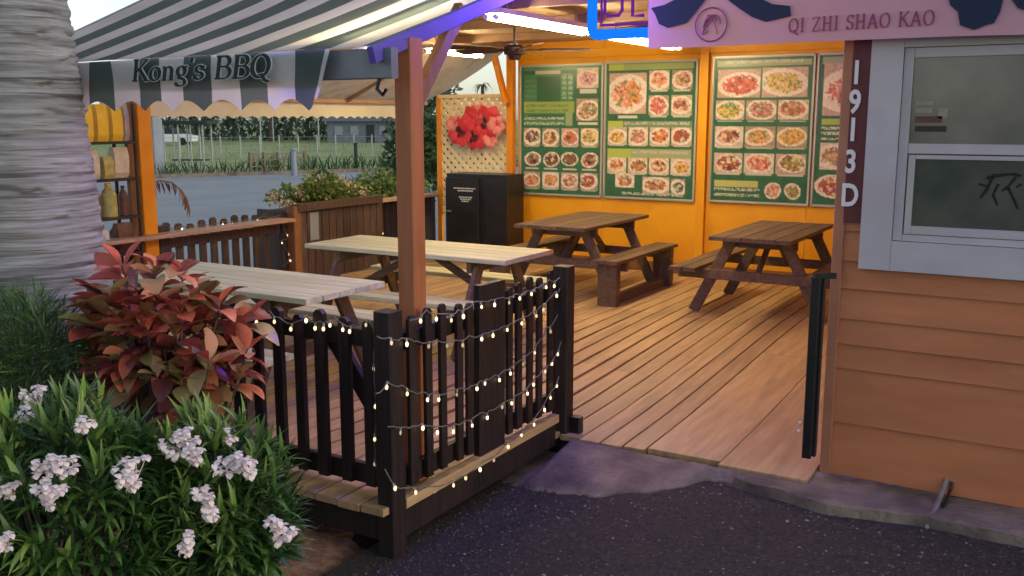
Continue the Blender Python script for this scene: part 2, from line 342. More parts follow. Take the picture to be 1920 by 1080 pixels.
def stroke_text(body, origin, ex, ez, height, off, thick=.13, thin=.05, shear=0.0, space=.04, each=None):
    """letters as raised ribbons on the plane (ex, ez); each(char, MB) receives one letter"""
    x = 0.0; origin, ex, ez, off = Vector(origin), Vector(ex), Vector(ez), Vector(off)
    for ch in body:
        w, strokes = GL[ch]
        mb = MB()
        for si, st in enumerate(strokes):
            L_, R_ = [], []
            for i, p in enumerate(st):
                a = st[max(i - 1, 0)]; b = st[min(i + 1, len(st) - 1)]; dx, dy = b[0] - a[0], b[1] - a[1]; l = math.hypot(dx, dy) or 1
                dx /= l; dy /= l
                hw = (thin + (thick - thin) * max(0, abs(dy * .95 - dx * .3)) ** 1.5) / 2
                L_.append((p[0] - dy * hw, p[1] + dx * hw)); R_.append((p[0] + dy * hw, p[1] - dx * hw))
            P = lambda q: origin + ex * ((x + q[0] + q[1] * shear) * height) + ez * (q[1] * height) + off * (si * .15)
            n = len(st); V = [P(q) for q in L_] + [P(q) for q in R_]; V += [v + off for v in V]
            F = []
            for i in range(n - 1):
                F += [(i, i + 1, n + i + 1, n + i), (2 * n + i, 3 * n + i, 3 * n + i + 1, 2 * n + i + 1), (i, 2 * n + i, 2 * n + i + 1, i + 1), (n + i, n + i + 1, 3 * n + i + 1, 3 * n + i)]
            F += [(0, n, 3 * n, 2 * n), (n - 1, 3 * n - 1, 4 * n - 1, 2 * n - 1)]
            mb.add(V, F)
        if mb.v: each(ch, mb)
        x += w + space
    return x * height

def h2(x, y, k=0):                                   # cheap repeatable value noise for shapes
    def r(i, j): 
        t = math.sin(i * 127.1 + j * 311.7 + k * 74.7) * 43758.5453; return t - math.floor(t)
    i, j = math.floor(x), math.floor(y); u, v = x - i, y - j; u = u * u * (3 - 2 * u); v = v * v * (3 - 2 * v)
    return (r(i, j) * (1 - u) + r(i + 1, j) * u) * (1 - v) + (r(i, j + 1) * (1 - u) + r(i + 1, j + 1) * u) * v - .5

# ============================================================ THE SETTING
# ground: one sheet to the horizon, lower than the deck
def ss(a, b, x): t = max(0, min(1, (x - a) / (b - a))); return t * t * (3 - 2 * t)
def lot_z(x, y): return -.27 + .07 * ss(-3.0, -1.2, x) + .02 * h2(x * .8, y * .8)
mb = MB(); mb.add([(-900, -900, -.36), (900, -900, -.36), (900, 900, -.36), (-900, 900, -.36)], [(0, 1, 2, 3)])
obj('ground', mb, 'grass_field', kind='structure', label='flat green field reaching to the far treeline')
mb = MB(); nx, ny = 70, 60; x0, x1, y0, y1 = -2.86, 6.0, -6.0, 5.45
for j in range(ny + 1):
    for i in range(nx + 1):
        x = x0 + (x1 - x0) * i / nx; y = y0 + (y1 - y0) * j / ny; mb.v.append((x, y, lot_z(x, y)))
for j in range(ny):
    for i in range(nx): a = j * (nx + 1) + i; mb.f.append((a, a + 1, a + nx + 2, a + nx + 1)); mb.m.append(0); mb.sm.append(True)
obj('asphalt_lot', mb, 'asphalt', kind='structure', label='dark worn asphalt with pale grit in front of the deck')
# planting bed, slightly domed
mb = MB(); nx, ny = 50, 50; x0, x1, y0, y1 = -9.0, -2.72, -3.0, 4.9
for j in range(ny + 1):
    for i in range(nx + 1):
        x = x0 + (x1 - x0) * i / nx; y = y0 + (y1 - y0) * j / ny
        z = -.30 + .13 * ss(-2.72, -3.3, x) + .07 * h2(x * 4, y * 4) + .03 * h2(x * 11, y * 11)
        if y > 3.3: z -= .10 * ss(3.25, 3.6, y)
        mb.v.append((x, y, z))
for j in range(ny):
    for i in range(nx): a = j * (nx + 1) + i; mb.f.append((a, a + 1, a + nx + 2, a + nx + 1)); mb.m.append(0); mb.sm.append(True)
obj('planting_bed', mb, 'soil', kind='structure', label='reddish brown soil bed beside the deck corner')
# road beyond the deck, with kerb and verge
def road_pt(t, d): # t along, d across (0 = far edge)
    a = Vector((-32.5, 17.5, 0)); b = Vector((-23.0, 36.5, 0)); e = (b - a).normalized(); n = Vector((e.y, -e.x, 0))
    return a + e * t + n * d
mb = MB(); mb.add([(*road_pt(-200, 0).xy, -.352), (*road_pt(-200, 9.5).xy, -.352), (*road_pt(260, 9.5).xy, -.352), (*road_pt(260, 0).xy, -.352)], [(0, 1, 2, 3)])
obj('road', mb, 'road', kind='structure', label='pale blue grey road running past behind the deck')
mb = MB(); P = lambda t, d, z: (*road_pt(t, d).xy, z)
for a, b in ((-200, 260),):
    V = [P(a, -.18, -.23), P(a, 0, -.23), P(a, 0, -.36), P(b, -.18, -.23), P(b, 0, -.23), P(b, 0, -.36), P(a, -.18, -.36), P(b, -.18, -.36)]
    mb.add(V, [(0, 1, 4, 3), (1, 2, 5, 4), (0, 3, 7, 6)])
obj('kerb', mb, 'concrete', kind='structure', label='concrete kerb along the far side of the road')
mb = MB(); mb.add([P(-200, 9.5, -.348), P(-200, 30, -.348), P(260, 30, -.348), P(260, 9.5, -.348)], [(0, 1, 2, 3)])
obj('forecourt_pavement', mb, 'road', kind='structure', label='pale paving between the road and the deck')

# ---- deck: planks run front to back, pitch 0.15 m, each plank its own piece
DECK_L, DECK_R = -7.55, -1.16
deck = empty('deck', (-4.5, 7, 0), kind='structure', label='brown plank deck with dark open gaps')
pitch = .142; k = 0; x = DECK_R
def sink(x, y): return -.135 * ss(-4.1, -2.66, x) * (ss(3.9, 5.1, y) if x < -2.66 else 1) * (1 - ss(5.1, 9.0, y) if y > 5.1 else 1)
def plank(xa, xb, ys, zs):
    a, b = ys[0], ys[-1]; n = max(2, int((b - a) / .6)); ys = [a + (b - a) * i / n for i in range(n + 1)]; zs = [zs[-1] + sink((xa + xb) / 2, y) for y in ys]
    mb = MB(); n = len(ys); c = .003
    V = []
    for y, z in zip(ys, zs): V += [(xa, y, z - .034), (xa, y, z - c), (xa + c, y, z), (xb - c, y, z), (xb, y, z - c), (xb, y, z - .034)]
    F = [(6 * i + j, 6 * i + j + 1, 6 * i + 7 + j, 6 * i + 6 + j) for i in range(n - 1) for j in range(5)]
    F += [tuple(range(5, -1, -1)), tuple(range(6 * n - 6, 6 * n))]
    mb.add(V, F); obj('plank', mb, 'deck_wood', deck)
for xa_, xb_, yf_ in ((-1.66, -1.162, 5.10), (-2.11, -1.663, 5.15)):          # smooth patch sheets by the hut
    for a_, b_ in ((yf_, 7.48), (7.484, 10.7)): plank(xa_, xb_, [a_, b_], [.001, .001])
x = -2.114
while x > DECK_L:
    xb = x - .004 - .005 * rnd.random() ** 2; xa = x - pitch + .004; xm = (xa + xb) / 2
    dz = rnd.uniform(-.002, .002)
    if xm > -2.66: ys = [5.10 + rnd.uniform(-.015, .015)]
    elif xm > -5.05: ys = [3.36 + rnd.uniform(-.006, .006)]
    else: ys = [4.75]
    joint = rnd.choice([6.55, 7.3, 8.1, 8.6]); 
    if xm > -2.66:
        plank(xa, xb, [ys[0], joint + .6 - .002], [dz, dz]); plank(xa, xb, [joint + .6 + .002, 10.7], [dz, dz])
    else:
        j1 = ys[0] + rnd.choice([1.9, 2.6, 3.2]); j2 = j1 + rnd.choice([1.8, 2.4, 3.0])
        for a, b in ((ys[0], j1 - .002), (j1 + .002, j2 - .002), (j2 + .002, 10.7)): plank(xa, xb, [a, b], [dz, dz])
    x -= pitch
# framing under the boards
for nm, a, b in (('rim_board', (-2.70, 3.43, -.115), (-2.70, 5.05, -.115)), ('rim_board', (-5.05, 3.44, -.115), (-2.74, 3.44, -.115)), ('rim_board', (-5.07, 3.5, -.115), (-5.07, 4.8, -.115))):
    mb = MB(); mb.bar(a, b, .04, .15); obj(nm, mb, 'fence_wood', deck)
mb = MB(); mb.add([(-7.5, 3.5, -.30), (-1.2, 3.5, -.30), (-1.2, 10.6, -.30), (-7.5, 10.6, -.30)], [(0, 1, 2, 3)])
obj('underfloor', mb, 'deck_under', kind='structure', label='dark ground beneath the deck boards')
# pale edge boards that show under the railing
e1 = MB(); e1.bar((-2.685, 3.50, -.012), (-2.685, 5.05, -.012), .06, .05); obj('edge_board', e1, 'deck_wood', deck)

# ---- concrete apron in front of the entry
back = [(-2.95, 5.02), (-2.60, 5.10), (-2.2, 5.09), (-1.8, 5.09), (-1.3, 5.09), (-1.14, 5.30), (-.6, 5.30), (0.1, 5.30), (1.5, 5.30), (6, 5.30)]
frontpx = [(905, 868), (960, 888), (1040, 912), (1120, 922), (1205, 918), (1290, 905), (1330, 894), (1400, 918), (1550, 962), (1735, 985)]
front = [tuple(onZ(x, y, -.20).xy) for x, y in frontpx] + [(-.2, 4.95), (.5, 4.95), (6, 4.95)]
def interp(pts, n):
    seg = [0]
    for a, b in zip(pts, pts[1:]): seg.append(seg[-1] + math.dist(a, b))
    out = []
    for i in range(n):
        t = seg[-1] * i / (n - 1); k = max(j for j in range(len(seg)) if seg[j] <= t + 1e-9); k = min(k, len(pts) - 2)
        u = (t - seg[k]) / max(seg[k + 1] - seg[k], 1e-9); out.append((pts[k][0] + (pts[k + 1][0] - pts[k][0]) * u, pts[k][1] + (pts[k + 1][1] - pts[k][1]) * u))
    return out
xs_ = sorted(set([-2.95 + i * .02 for i in range(144)] + [-.1, .3, 1, 3, 6]))
def y_at(pts, x):
    pts = sorted(pts)
    for a, b in zip(pts, pts[1:]):
        if a[0] <= x <= b[0] and b[0] > a[0]: return a[1] + (b[1] - a[1]) * (x - a[0]) / (b[0] - a[0])
    return pts[0][1] if x < pts[0][0] else pts[-1][1]
mb = MB(); nr = 8
for x in xs_:
    yb = y_at(back, x); yf = y_at(front, x) + (.05 * h2(x * 18, 3) + .07 * h2(x * 5, 9) + .03 * h2(x * 45, 5)) * (1 if x < -1.6 else .18); yf = min(yf, yb - .05)
    lift = ss(-2.95, -2.5, x)
    for j in range(nr + 1):
        t = j / nr; zb = -.145 if x > -2.6 else lot_z(x, yb) + .02; zf = lot_z(x, yf) + .008 * lift + (.045 if x > -1.55 else 0)
        mb.v.append((x, yb + (yf - yb) * t, zb + (zf - zb) * t + .010 * h2(x * 9, t * 7) + .006 * h2(x * 31, t * 19)))
    mb.v.append((x, yf - .012, lot_z(x, yf) - .05))
q = nr + 2
for i in range(len(xs_) - 1):
    for j in range(q - 1): a = i * q + j; mb.f.append((a, a + 1, a + q + 1, a + q)); mb.m.append(0); mb.sm.append(j < q - 2)
obj('concrete_apron', mb, 'concrete', kind='structure', label='worn concrete apron sloping up to the deck entry')
# loose grit along the apron edge
mb = MB()
def stone(mb, x, y, s_):
    c = Vector((x, y, lot_z(x, y) + s_ * .15)); V = [c + Vector((rnd.uniform(.6, 1.3) * a * s_, rnd.uniform(.6, 1.3) * b * s_, rnd.uniform(.4, .8) * d * s_)) for a, b, d in ((1, .2, 0), (-1, -.2, 0), (-.2, 1, 0), (.2, -1, 0), (0, 0, 1), (0, 0, -1))]
    mb.add(V, [(0, 2, 4), (2, 1, 4), (1, 3, 4), (3, 0, 4), (2, 0, 5), (1, 2, 5), (3, 1, 5), (0, 3, 5)])
mb2 = MB()
for i in range(15000):
    x = rnd.uniform(-2.75, .6); y = 1.9 + 3.3 * rnd.random() ** .8
    if y < y_at(front, x) - .01: stone(mb2, x, y, rnd.uniform(.004, .0105))
obj('aggregate', mb2, 'aggregate', kind='stuff', label='coarse worn stone aggregate in the asphalt surface')
for i in range(150):
    x = rnd.uniform(-2.5, .3); y = y_at(front, x) - abs(rnd.gauss(0, .4)) - .02
    if y > 1.8: stone(mb, x, y, rnd.uniform(.004, .009) * (1.7 if rnd.random() < .07 else 1))
obj('grit', mb, 'pebble', kind='stuff', label='loose pale grit scattered on the asphalt')
# ============================================================ FENCES
def picket_top(mb, x, y, z, w, t, along):     # a weathered dog-ear picket standing at x, y from z[0] to z[1]
    z0, z1 = z; e = w * .28
    pr_ = [(-w / 2, z0), (w / 2, z0), (w / 2, z1 - e), (w / 2 - e, z1), (-w / 2 + e, z1), (-w / 2, z1 - e)]
    if along == 'x': mb.poly([(x + a, y - t / 2, b) for a, b in pr_], (0, t, 0))
    else: mb.poly([(x - t / 2, y + a, b) for a, b in pr_][::-1], (t, 0, 0))
# corner post belongs to the short railing
fr = empty('deck_railing', (-2.70, 4.3, 0), label='short dark railing wrapped in light strings beside the deck entry', cat='railing')
mb = MB(); mb.bar((-2.71, 3.455, -.29), (-2.71, 3.455, .93), .10, .10, c=.008); obj('post', mb, 'fence_wood', fr)
mb = MB(); mb.bar((-2.69, 4.30, -.16), (-2.69, 4.31, .94), .26, .045, up=(1, 0, 0), c=.006); obj('post', mb, 'fence_wood', fr)
mb = MB(); mb.bar((-2.70, 5.18, -.27), (-2.70, 5.18, .915), .105, .10, c=.008); obj('post', mb, 'fence_wood', fr)
mb = MB(); mb.bar((-2.62, 5.20, -.24), (-2.62, 5.20, -.03), .09, .06, c=.01); obj('post_bracket', mb, 'black_metal', fr)
for z, h in ((.76, .09), (.085, .10)):
    mb = MB(); mb.bar((-2.735, 3.53, z), (-2.735, 5.11, z), .038, h); obj('rail', mb, 'fence_wood', fr)
py = [3.61, 3.735, 3.865, 4.01, 4.11, 4.505, 4.615, 4.735, 4.855, 4.985]
for i, y in enumerate(py):
    mb = MB(); w = rnd.uniform(.050, .062)
    picket_top(mb, -2.69 + rnd.uniform(-.004, .004), y, (.045, rnd.uniform(.86, .92)), w, .019, 'y'); obj('picket', mb, 'fence_wood', fr)
# long railing along the near edge of the deck
fl = empty('deck_railing', (-3.8, 3.5, 0), label='long dark picket railing half hidden behind the red-leaved shrub', cat='railing')
for z, h in ((.765, .085), (.085, .10)):
    mb = MB(); mb.bar((-5.0, 3.535, z), (-2.79, 3.535, z), .038, h); obj('rail', mb, 'fence_wood', fl)
x = -2.86
while x > -4.98:
    mb = MB(); picket_top(mb, x, 3.50 + rnd.uniform(-.004, .004), (.04, rnd.uniform(.845, .905)), rnd.uniform(.052, .064), .03, 'x'); obj('picket', mb, 'fence_wood', fl)
    x -= .146 + rnd.uniform(-.006, .006)
mb = MB(); mb.bar((-3.14, 3.565, .74), (-2.82, 3.565, .32), .09, .035, up=(0, 1, 0)); obj('brace', mb, 'fence_wood', fl)
mb = MB(); mb.bar((-5.0, 3.49, -.3), (-5.0, 3.49, .93), .10, .10, c=.006); obj('post', mb, 'fence_wood', fl)
# far railing along the street side, with a flat counter board
fb = empty('street_railing', (-7.52, 6.9, 0), label='low brown railing with a flat pinkish counter board on the street side', cat='railing')
XB = -7.52
for y in (6.15, 7.78):
    mb = MB(); mb.bar((XB, y, 0), (XB, y, .80), .12, .12, c=.006); obj('post', mb, 'fence_back', fb)
mb = MB(); mb.bar((XB + .13, 4.9, .725), (XB + .13, 7.72, .725), .24, .035); obj('counter_board', mb, 'rail_top', fb)
for z in (.62, .10):
    mb = MB(); mb.bar((XB, 4.9, z), (XB, 7.72, z), .04, .09); obj('rail', mb, 'fence_back', fb)
y = 4.95
while y < 7.7:
    if abs(y - 6.15) > .1:
        mb = MB(); picket_top(mb, XB - .04, y, (.04, rnd.uniform(.78, .82)), .075, .03, 'y'); obj('picket', mb, 'fence_back', fb)
    y += .145
fs = empty('street_railing', (-7.52, 10.0, 0), label='dark railing with pale cap between planter box and black cabinet', cat='railing')
mb = MB(); mb.bar((XB + .02, 9.42, .80), (XB + .02, 10.62, .80), .16, .04); obj('cap_board', mb, 'rail_top', fs)
mb = MB(); mb.bar((XB + .02, 9.36, 0), (XB + .02, 9.36, .86), .13, .13, c=.006); obj('post', mb, 'brace_wood', fs)
y = 9.49
while y < 10.6:
    mb = MB(); picket_top(mb, XB, y, (.02, .775), .115, .025, 'y'); obj('board', mb, 'fence_wood', fs); y += .123
# planter box
pb = empty('planter_box', (-7.62, 8.55, 0), label='brown timber planter box filled with flowering green shrubs', cat='planter')
y = 7.90
while y < 9.25:
    mb = MB(); mb.bar((-7.40, y + .06, .02), (-7.40, y + .06, .80 + rnd.uniform(-.006, .004)), .112, .03, up=(1, 0, 0)); obj('board', mb, 'fence_back', pb); y += .122
for yy in (7.88, 9.27):
    mb = MB(); mb.box(-7.98, -7.41, yy - .02, yy + .02, .02, .80); obj('side_panel', mb, 'fence_back', pb)
mb = MB(); mb.bar((-7.38, 7.84, .84), (-7.38, 9.31, .84), .09, .09); obj('cap_rail', mb, 'fence_back', pb)
mb = MB(); mb.box(-7.98, -7.43, 7.91, 9.24, .70, .78); obj('soil', mb, 'soil', pb)
mb = MB(); mb.box(-7.383, -7.376, 8.06, 8.20, .46, .77); obj('notice_card', mb, 'far_grey', pb)
mb = MB(); mb.bar((-7.40, 7.83, 0), (-7.40, 7.83, .86), .11, .11); obj('corner_post', mb, 'brace_wood', pb)

# ============================================================ PICNIC TABLES
def picnic_table(label, L, loc, rz, top_mat, leg_mat, bench_mat, bench_legs=False, W=.75):
    root = empty('picnic_table', (0, 0, 0), label=label, cat='table', group='picnic tables on the deck')
    hl = L / 2
    for i in range(5):
        mb = MB(); mb.bar((-hl + rnd.uniform(-.004, .004), (i - 2) * W / 5, .735), (hl + rnd.uniform(-.004, .004), (i - 2) * W / 5, .735), W / 5 - .006, .036); obj('tabletop_board', mb, top_mat, root)
    for s in (-1, 1):
        for y in (.555, .685):
            mb = MB(); mb.bar((-hl, s * y, .435), (hl, s * y, .435), .122, .036); obj('bench_board', mb, bench_mat, root)
    for e in (-1, 1):
        xx = e * (hl - .30)
        for s in (-1, 1):
            mb = MB(); mb.bar((xx, s * .24, .715), (xx, s * .60, 0.0), .038, .10, up=(0, 1, 0)); obj('leg', mb, leg_mat, root)
            if bench_legs:
                mb = MB(); mb.bar((xx + e * .2, s * .62, 0), (xx + e * .2, s * .62, .415), .10, .20, up=(0, 1, 0)); obj('bench_leg', mb, leg_mat, root)
        mb = MB(); mb.bar((xx + e * .04, -.74, .37), (xx + e * .04, .74, .37), .038, .09); obj('seat_beam', mb, leg_mat, root)
        mb = MB(); mb.bar((xx - e * .04, -W / 2 + .03, .67), (xx - e * .04, W / 2 - .03, .67), .038, .085); obj('top_batten', mb, leg_mat, root)
        mb = MB(); mb.bar((e * .10, 0, .68), (xx + e * .02, 0, .37), .06, .038, up=(0, 1, 0)); obj('brace', mb, leg_mat, root)
    if bench_legs:
        for s in (-1, 1):
            mb = MB(); mb.bar((-hl + .12, s * .62, .045), (hl - .12, s * .62, .045), .09, .08); obj('floor_runner', mb, leg_mat, root)
    root.location = loc; root.rotation_euler = (0, 0, rz); return root
picnic_table('pale-topped picnic table right behind the near railing, by the red shrub', 1.95, (-4.86, 4.56, 0), 0, 'table_pale', 'table_dark', 'table_pale')
picnic_table('long pale-topped picnic table standing across behind the brown roof post', 1.98, (-4.67, 6.48, 0), 0, 'table_pale', 'table_dark', 'table_pale')
picnic_table('dark picnic table by the orange wall nearest the black cabinet', 1.6, (-4.53, 9.15, 0), R(90), 'table_dark', 'table_dark', 'table_dark', True, .80)
picnic_table('dark picnic table by the orange wall nearest the street number', 1.62, (-2.52, 9.17, 0), R(90), 'table_dark', 'table_dark', 'table_dark')

# ============================================================ ROOF, AWNINGS, POSTS
rp = empty('roof_post', (-2.80, 3.77, 0), label='square reddish brown roof post with a slanted brace, behind the light strings', cat='post')
mb = MB(); mb.bar((-2.80, 3.77, 0), (-2.80, 3.77, 2.17), .10, .10, up=(0, 1, 0), c=.006); obj('shaft', mb, 'post_paint', rp)
mb = MB(); mb.bar((-2.80, 3.81, 1.86), (-2.80, 4.22, 2.35), .05, .07, up=(0, 0, 1)); obj('brace', mb, 'brace_wood', rp)
EX0, EX1, EY0, EY1 = -5.70, -2.80, 3.50, 5.42
def roof_z(x, y):
    u = (x - EX0) / (EX1 - EX0); v = (y - EY0) / (EY1 - EY0); z0 = 2.10 + .02 * u; z1 = 2.98 + (2.74 - 2.98) * u
    return z0 + (z1 - z0) * v - .035 * math.sin(math.pi * v) * (.6 + .4 * math.sin(math.pi * min(1, max(0, u))))
PER = .376
def stripe(x): return 1 if ((x + 4.37) / PER) % 1 < .49 else 0
aw = empty('front_awning', (-4.2, 3.5, 2.1), label='grey and white striped canvas awning with lettered scalloped front', cat='awning')
mb = MB(); nX, nY = 124, 14
for j in range(nY + 1):
    for i in range(nX + 1):
        x = EX0 + (EX1 - EX0) * i / nX; y = EY0 + (EY1 - EY0) * j / nY; mb.v.append((x, y - .012 * math.sin(x * 9) * (j == 0), roof_z(x, y) + .006 * h2(x * 5, y * 3)))
for j in range(nY):
    for i in range(nX):
        a = j * (nX + 1) + i; mb.f.append((a, a + 1, a + nX + 2, a + nX + 1)); mb.m.append(stripe(EX0 + (EX1 - EX0) * (i + .5) / nX)); mb.sm.append(True)
obj('canvas', mb, ['awning_white', 'awning_green'], aw)
# hanging front flap: concave scallops with points down, slightly wavy
def val_bot(x):
    t = ((x + 3.86) / .235) % 1; return 1.835 + .055 * math.sin(math.pi * t)
VX1 = -3.03
mb = MB(); nX, nY = 190, 6
for j in range(nY + 1):
    for i in range(nX + 1):
        x = EX0 + (VX1 - EX0) * i / nX; t = j / nY; zt = roof_z(x, EY0) - .004; zb = val_bot(x)
        lean = .075 * t * ss(VX1 - .12, VX1, x)
        mb.v.append((x - lean, EY0 - .018 - .018 * t * math.sin(x * 7.5) + .01 * h2(x * 9, t * 3), zt + (zb - zt) * t))
for j in range(nY):
    for i in range(nX):
        a = j * (nX + 1) + i; mb.f.append((a, a + nX + 1, a + nX + 2, a + 1)); mb.m.append(stripe(EX0 + (VX1 - EX0) * (i + .5) / nX)); mb.sm.append(True)
va = obj('valance', mb, ['awning_white', 'awning_green'], aw)
p0 = onY(247, 152, EY0 - .055); p1 = onY(507, 147, EY0 - .055)
hgt = .105
wid = sum(GL[c][0] + .04 for c in "Kong's BBQ")
for px_t, m_t, th_t, dy_t in ((None, 'letter_edge', .25, .003), (None, 'letter_dark', .17, 0)): stroke_text("Kong's BBQ", p0 + Vector((0, dy_t, 0)), Vector(((p1.x - p0.x) / (wid * hgt), 0, 0)), (0, 0, 1), hgt, (0, -.002, 0), thick=th_t, thin=th_t - .11, shear=.16,
            each=lambda ch, mb: obj('letter_outline' if m_t == 'letter_edge' else 'letter', mb, m_t, va))
mb = MB(); mb.bar((EX0, 3.56, 2.035), (-2.72, 3.56, 2.045), .05, .135); obj('front_beam', mb, 'grey_metal', aw)
mb = MB(); mb.tube([(-2.80, 3.55, 1.98), (-2.80, 3.53, 1.93), (-2.76, 3.52, 1.905), (-2.74, 3.52, 1.93)], .009); obj('hook', mb, 'black_metal', aw)
mb = MB(); mb.bar((EX1 + .02, 3.47, 2.075), (EX1 + .02, 5.45, 2.715), .035, .075); obj('rake_board', mb, 'rake_neon_tint', aw)
mb = MB(); mb.bar((EX0, 3.6, 2.09), (EX0, 5.4, 2.93), .04, .06); obj('rake_board', mb, 'grey_metal', aw)

# street-side awning, seen from below
sa = empty('street_awning', (-7.7, 8.2, 2.0), label='tan canvas awning with cream scalloped edge on the street side', cat='awning')
SX0, SX1, SY0, SY1, SZ0, SZ1 = -7.72, -6.42, 5.75, 10.73, 2.02, 2.66
mb = MB(); nX, nY = 14, 40
for j in range(nY + 1):
    for i in range(nX + 1):
        u = i / nX; y = SY0 + (SY1 - SY0) * j / nY
        mb.v.append((SX0 + (SX1 - SX0) * u, y, SZ0 + (SZ1 - SZ0) * u - .05 * math.sin(math.pi * u) + .012 * h2(u * 9, y * 4)))
for j in range(nY):
    for i in range(nX): a = j * (nX + 1) + i; mb.f.append((a, a + 1, a + nX + 2, a + nX + 1)); mb.m.append(0); mb.sm.append(True)
obj('canvas', mb, 'awning_tan', sa)
mb = MB(); nX, nY = 200, 3
for j in range(nY + 1):
    for i in range(nX + 1):
        y = SY0 + (SY1 - SY0) * i / nX; t = j / nY; zb = 1.795 + .03 * abs(math.sin(math.pi * y / .16)); mb.v.append((SX0 - .012 + .02 * t * math.sin(y * 5), y, 1.985 + (zb - 1.985) * t))
for j in range(nY):
    for i in range(nX): a = j * (nX + 1) + i; mb.f.append((a, a + nX + 1, a + nX + 2, a + 1)); mb.m.append(0); mb.sm.append(True)
obj('valance', mb, 'awning_cream', sa)
mb = MB(); mb.bar((SX0 + .03, SY0, 2.0), (SX0 + .03, SY1, 2.0), .05, .05); obj('edge_rail', mb, 'joist', sa)
mb = MB(); mb.bar((SX1, SY0, SZ1 + .02), (SX1, SY1, SZ1 + .02), .06, .12); obj('wall_rail', mb, 'joist', sa)
for y in (7.4, 9.1):
    mb = MB(); mb.bar((SX0 + .05, y, SZ0 - .01), (SX1, y, SZ1 - .06), .04, .05); obj('rafter', mb, 'joist', sa)
op = empty('orange_roof_post', (-7.5, 5.98, 0), label='bright orange square post beside the shelf of packets', cat='post')
mb = MB(); mb.bar((-7.5, 5.98, 0), (-7.5, 5.98, 2.02), .15, .15, up=(0, 1, 0), c=.006); obj('shaft', mb, 'orange_post', op)
mb = MB(); mb.bar((-7.5, 5.87, 0), (-7.5, 5.87, 2.0), .05, .10, up=(0, 1, 0), c=.003); obj('side_board', mb, 'brace_wood', op)
bp2 = empty('corner_brace_post', (-6.33, 10.55, 0), label='slim orange post with slanted brace between lattice and menu boards', cat='post')
mb = MB(); mb.bar((-6.29, 10.60, 0), (-6.29, 10.60, 2.70), .09, .09, up=(0, 1, 0)); obj('shaft', mb, 'orange_post', bp2)
mb = MB(); mb.bar((-6.30, 10.50, 1.98), (-6.47, 10.50, 2.56), .06, .08, up=(0, 1, 0)); obj('brace', mb, 'orange_post', bp2)

# ceiling over the deck: boards, joists and roof sheet
ce = empty('ceiling', (-3.8, 8, 2.72), kind='structure', label='tan boarded ceiling over the deck')
y = 5.36
while y < 10.7:
    mb = MB(); mb.box(-6.45, -1.16, y + .003, min(y + .243, 10.74), 2.722, 2.74); obj('ceiling_board', mb, 'ceiling_board', ce); y += .246
for y in (5.42, 6.7, 8.05, 9.4):
    mb = MB(); mb.bar((-6.42, y, 2.68), (-1.16, y, 2.68), .045, .08); obj('joist', mb, 'joist', ce)
for yy in np.arange(5.36, 10.6, .9):
    mb = MB(); mb.box(-6.6, -1.0, yy, min(yy + .897, 10.8), 2.78, 2.80); obj('roof_sheet', mb, 'grey_metal', ce)
mb = MB(); mb.bar((-6.5, 5.33, 2.76), (-1.2, 5.33, 2.76), .03, .16); obj('fascia', mb, 'white_paint', ce)

def tube_lamp(label, p0, p1, n=2, wide=True):
    p0, p1 = Vector(p0), Vector(p1); c = (p0 + p1) / 2; d = (p1 - p0).normalized(); s = d.cross(Vector((0, 0, 1)))
    r = empty('tube_light', c, label=label, cat='lamp', group='fluorescent lamps under the roof')
    mb = MB(); mb.bar(p0 + Vector((0, 0, .03)), p1 + Vector((0, 0, .03)), .15 if wide else .022, .04 if wide else .02); obj('housing', mb, 'fixture_white', r)
    if n == 2:
        for t in (.15, .85): q = p0.lerp(p1, t); mb = MB(); mb.cyl(q + Vector((0, 0, .05)), (q.x, q.y, 2.72), .006, n=6); obj('hanger', mb, 'grey_metal', r)
    for k in range(n):
        o = s * ((k - (n - 1) / 2) * .08) - Vector((0, 0, .018))
        mb = MB(); mb.cyl(p0 + o + d * .03, p1 + o - d * .03, .018, n=10); obj('lit_tube', mb, 'tube_glow', r)
        for q in (p0 + d * .015, p1 - d * .015):
            mb = MB(); mb.cyl(q + o - d * .015, q + o + d * .015, .02, n=8); obj('end_cap', mb, 'fixture_white', r)
tube_lamp('long lit twin tube over the deck, in front of the fan', (-3.92, 6.30, 2.56), (-3.92, 7.95, 2.56))
tube_lamp('short lit tube beside the street-side awning, left of the fan', (-6.20, 8.7, 2.53), (-6.20, 9.75, 2.53), 2)
tube_lamp('lit twin tube nearer the orange wall, under the blue neon frame', (-3.92, 8.25, 2.56), (-3.92, 10.1, 2.56))
tube_lamp('lit tube tucked under the right end of the striped awning', (-3.20, 3.72, 2.06), (-3.20, 4.90, 2.42), 1, False)

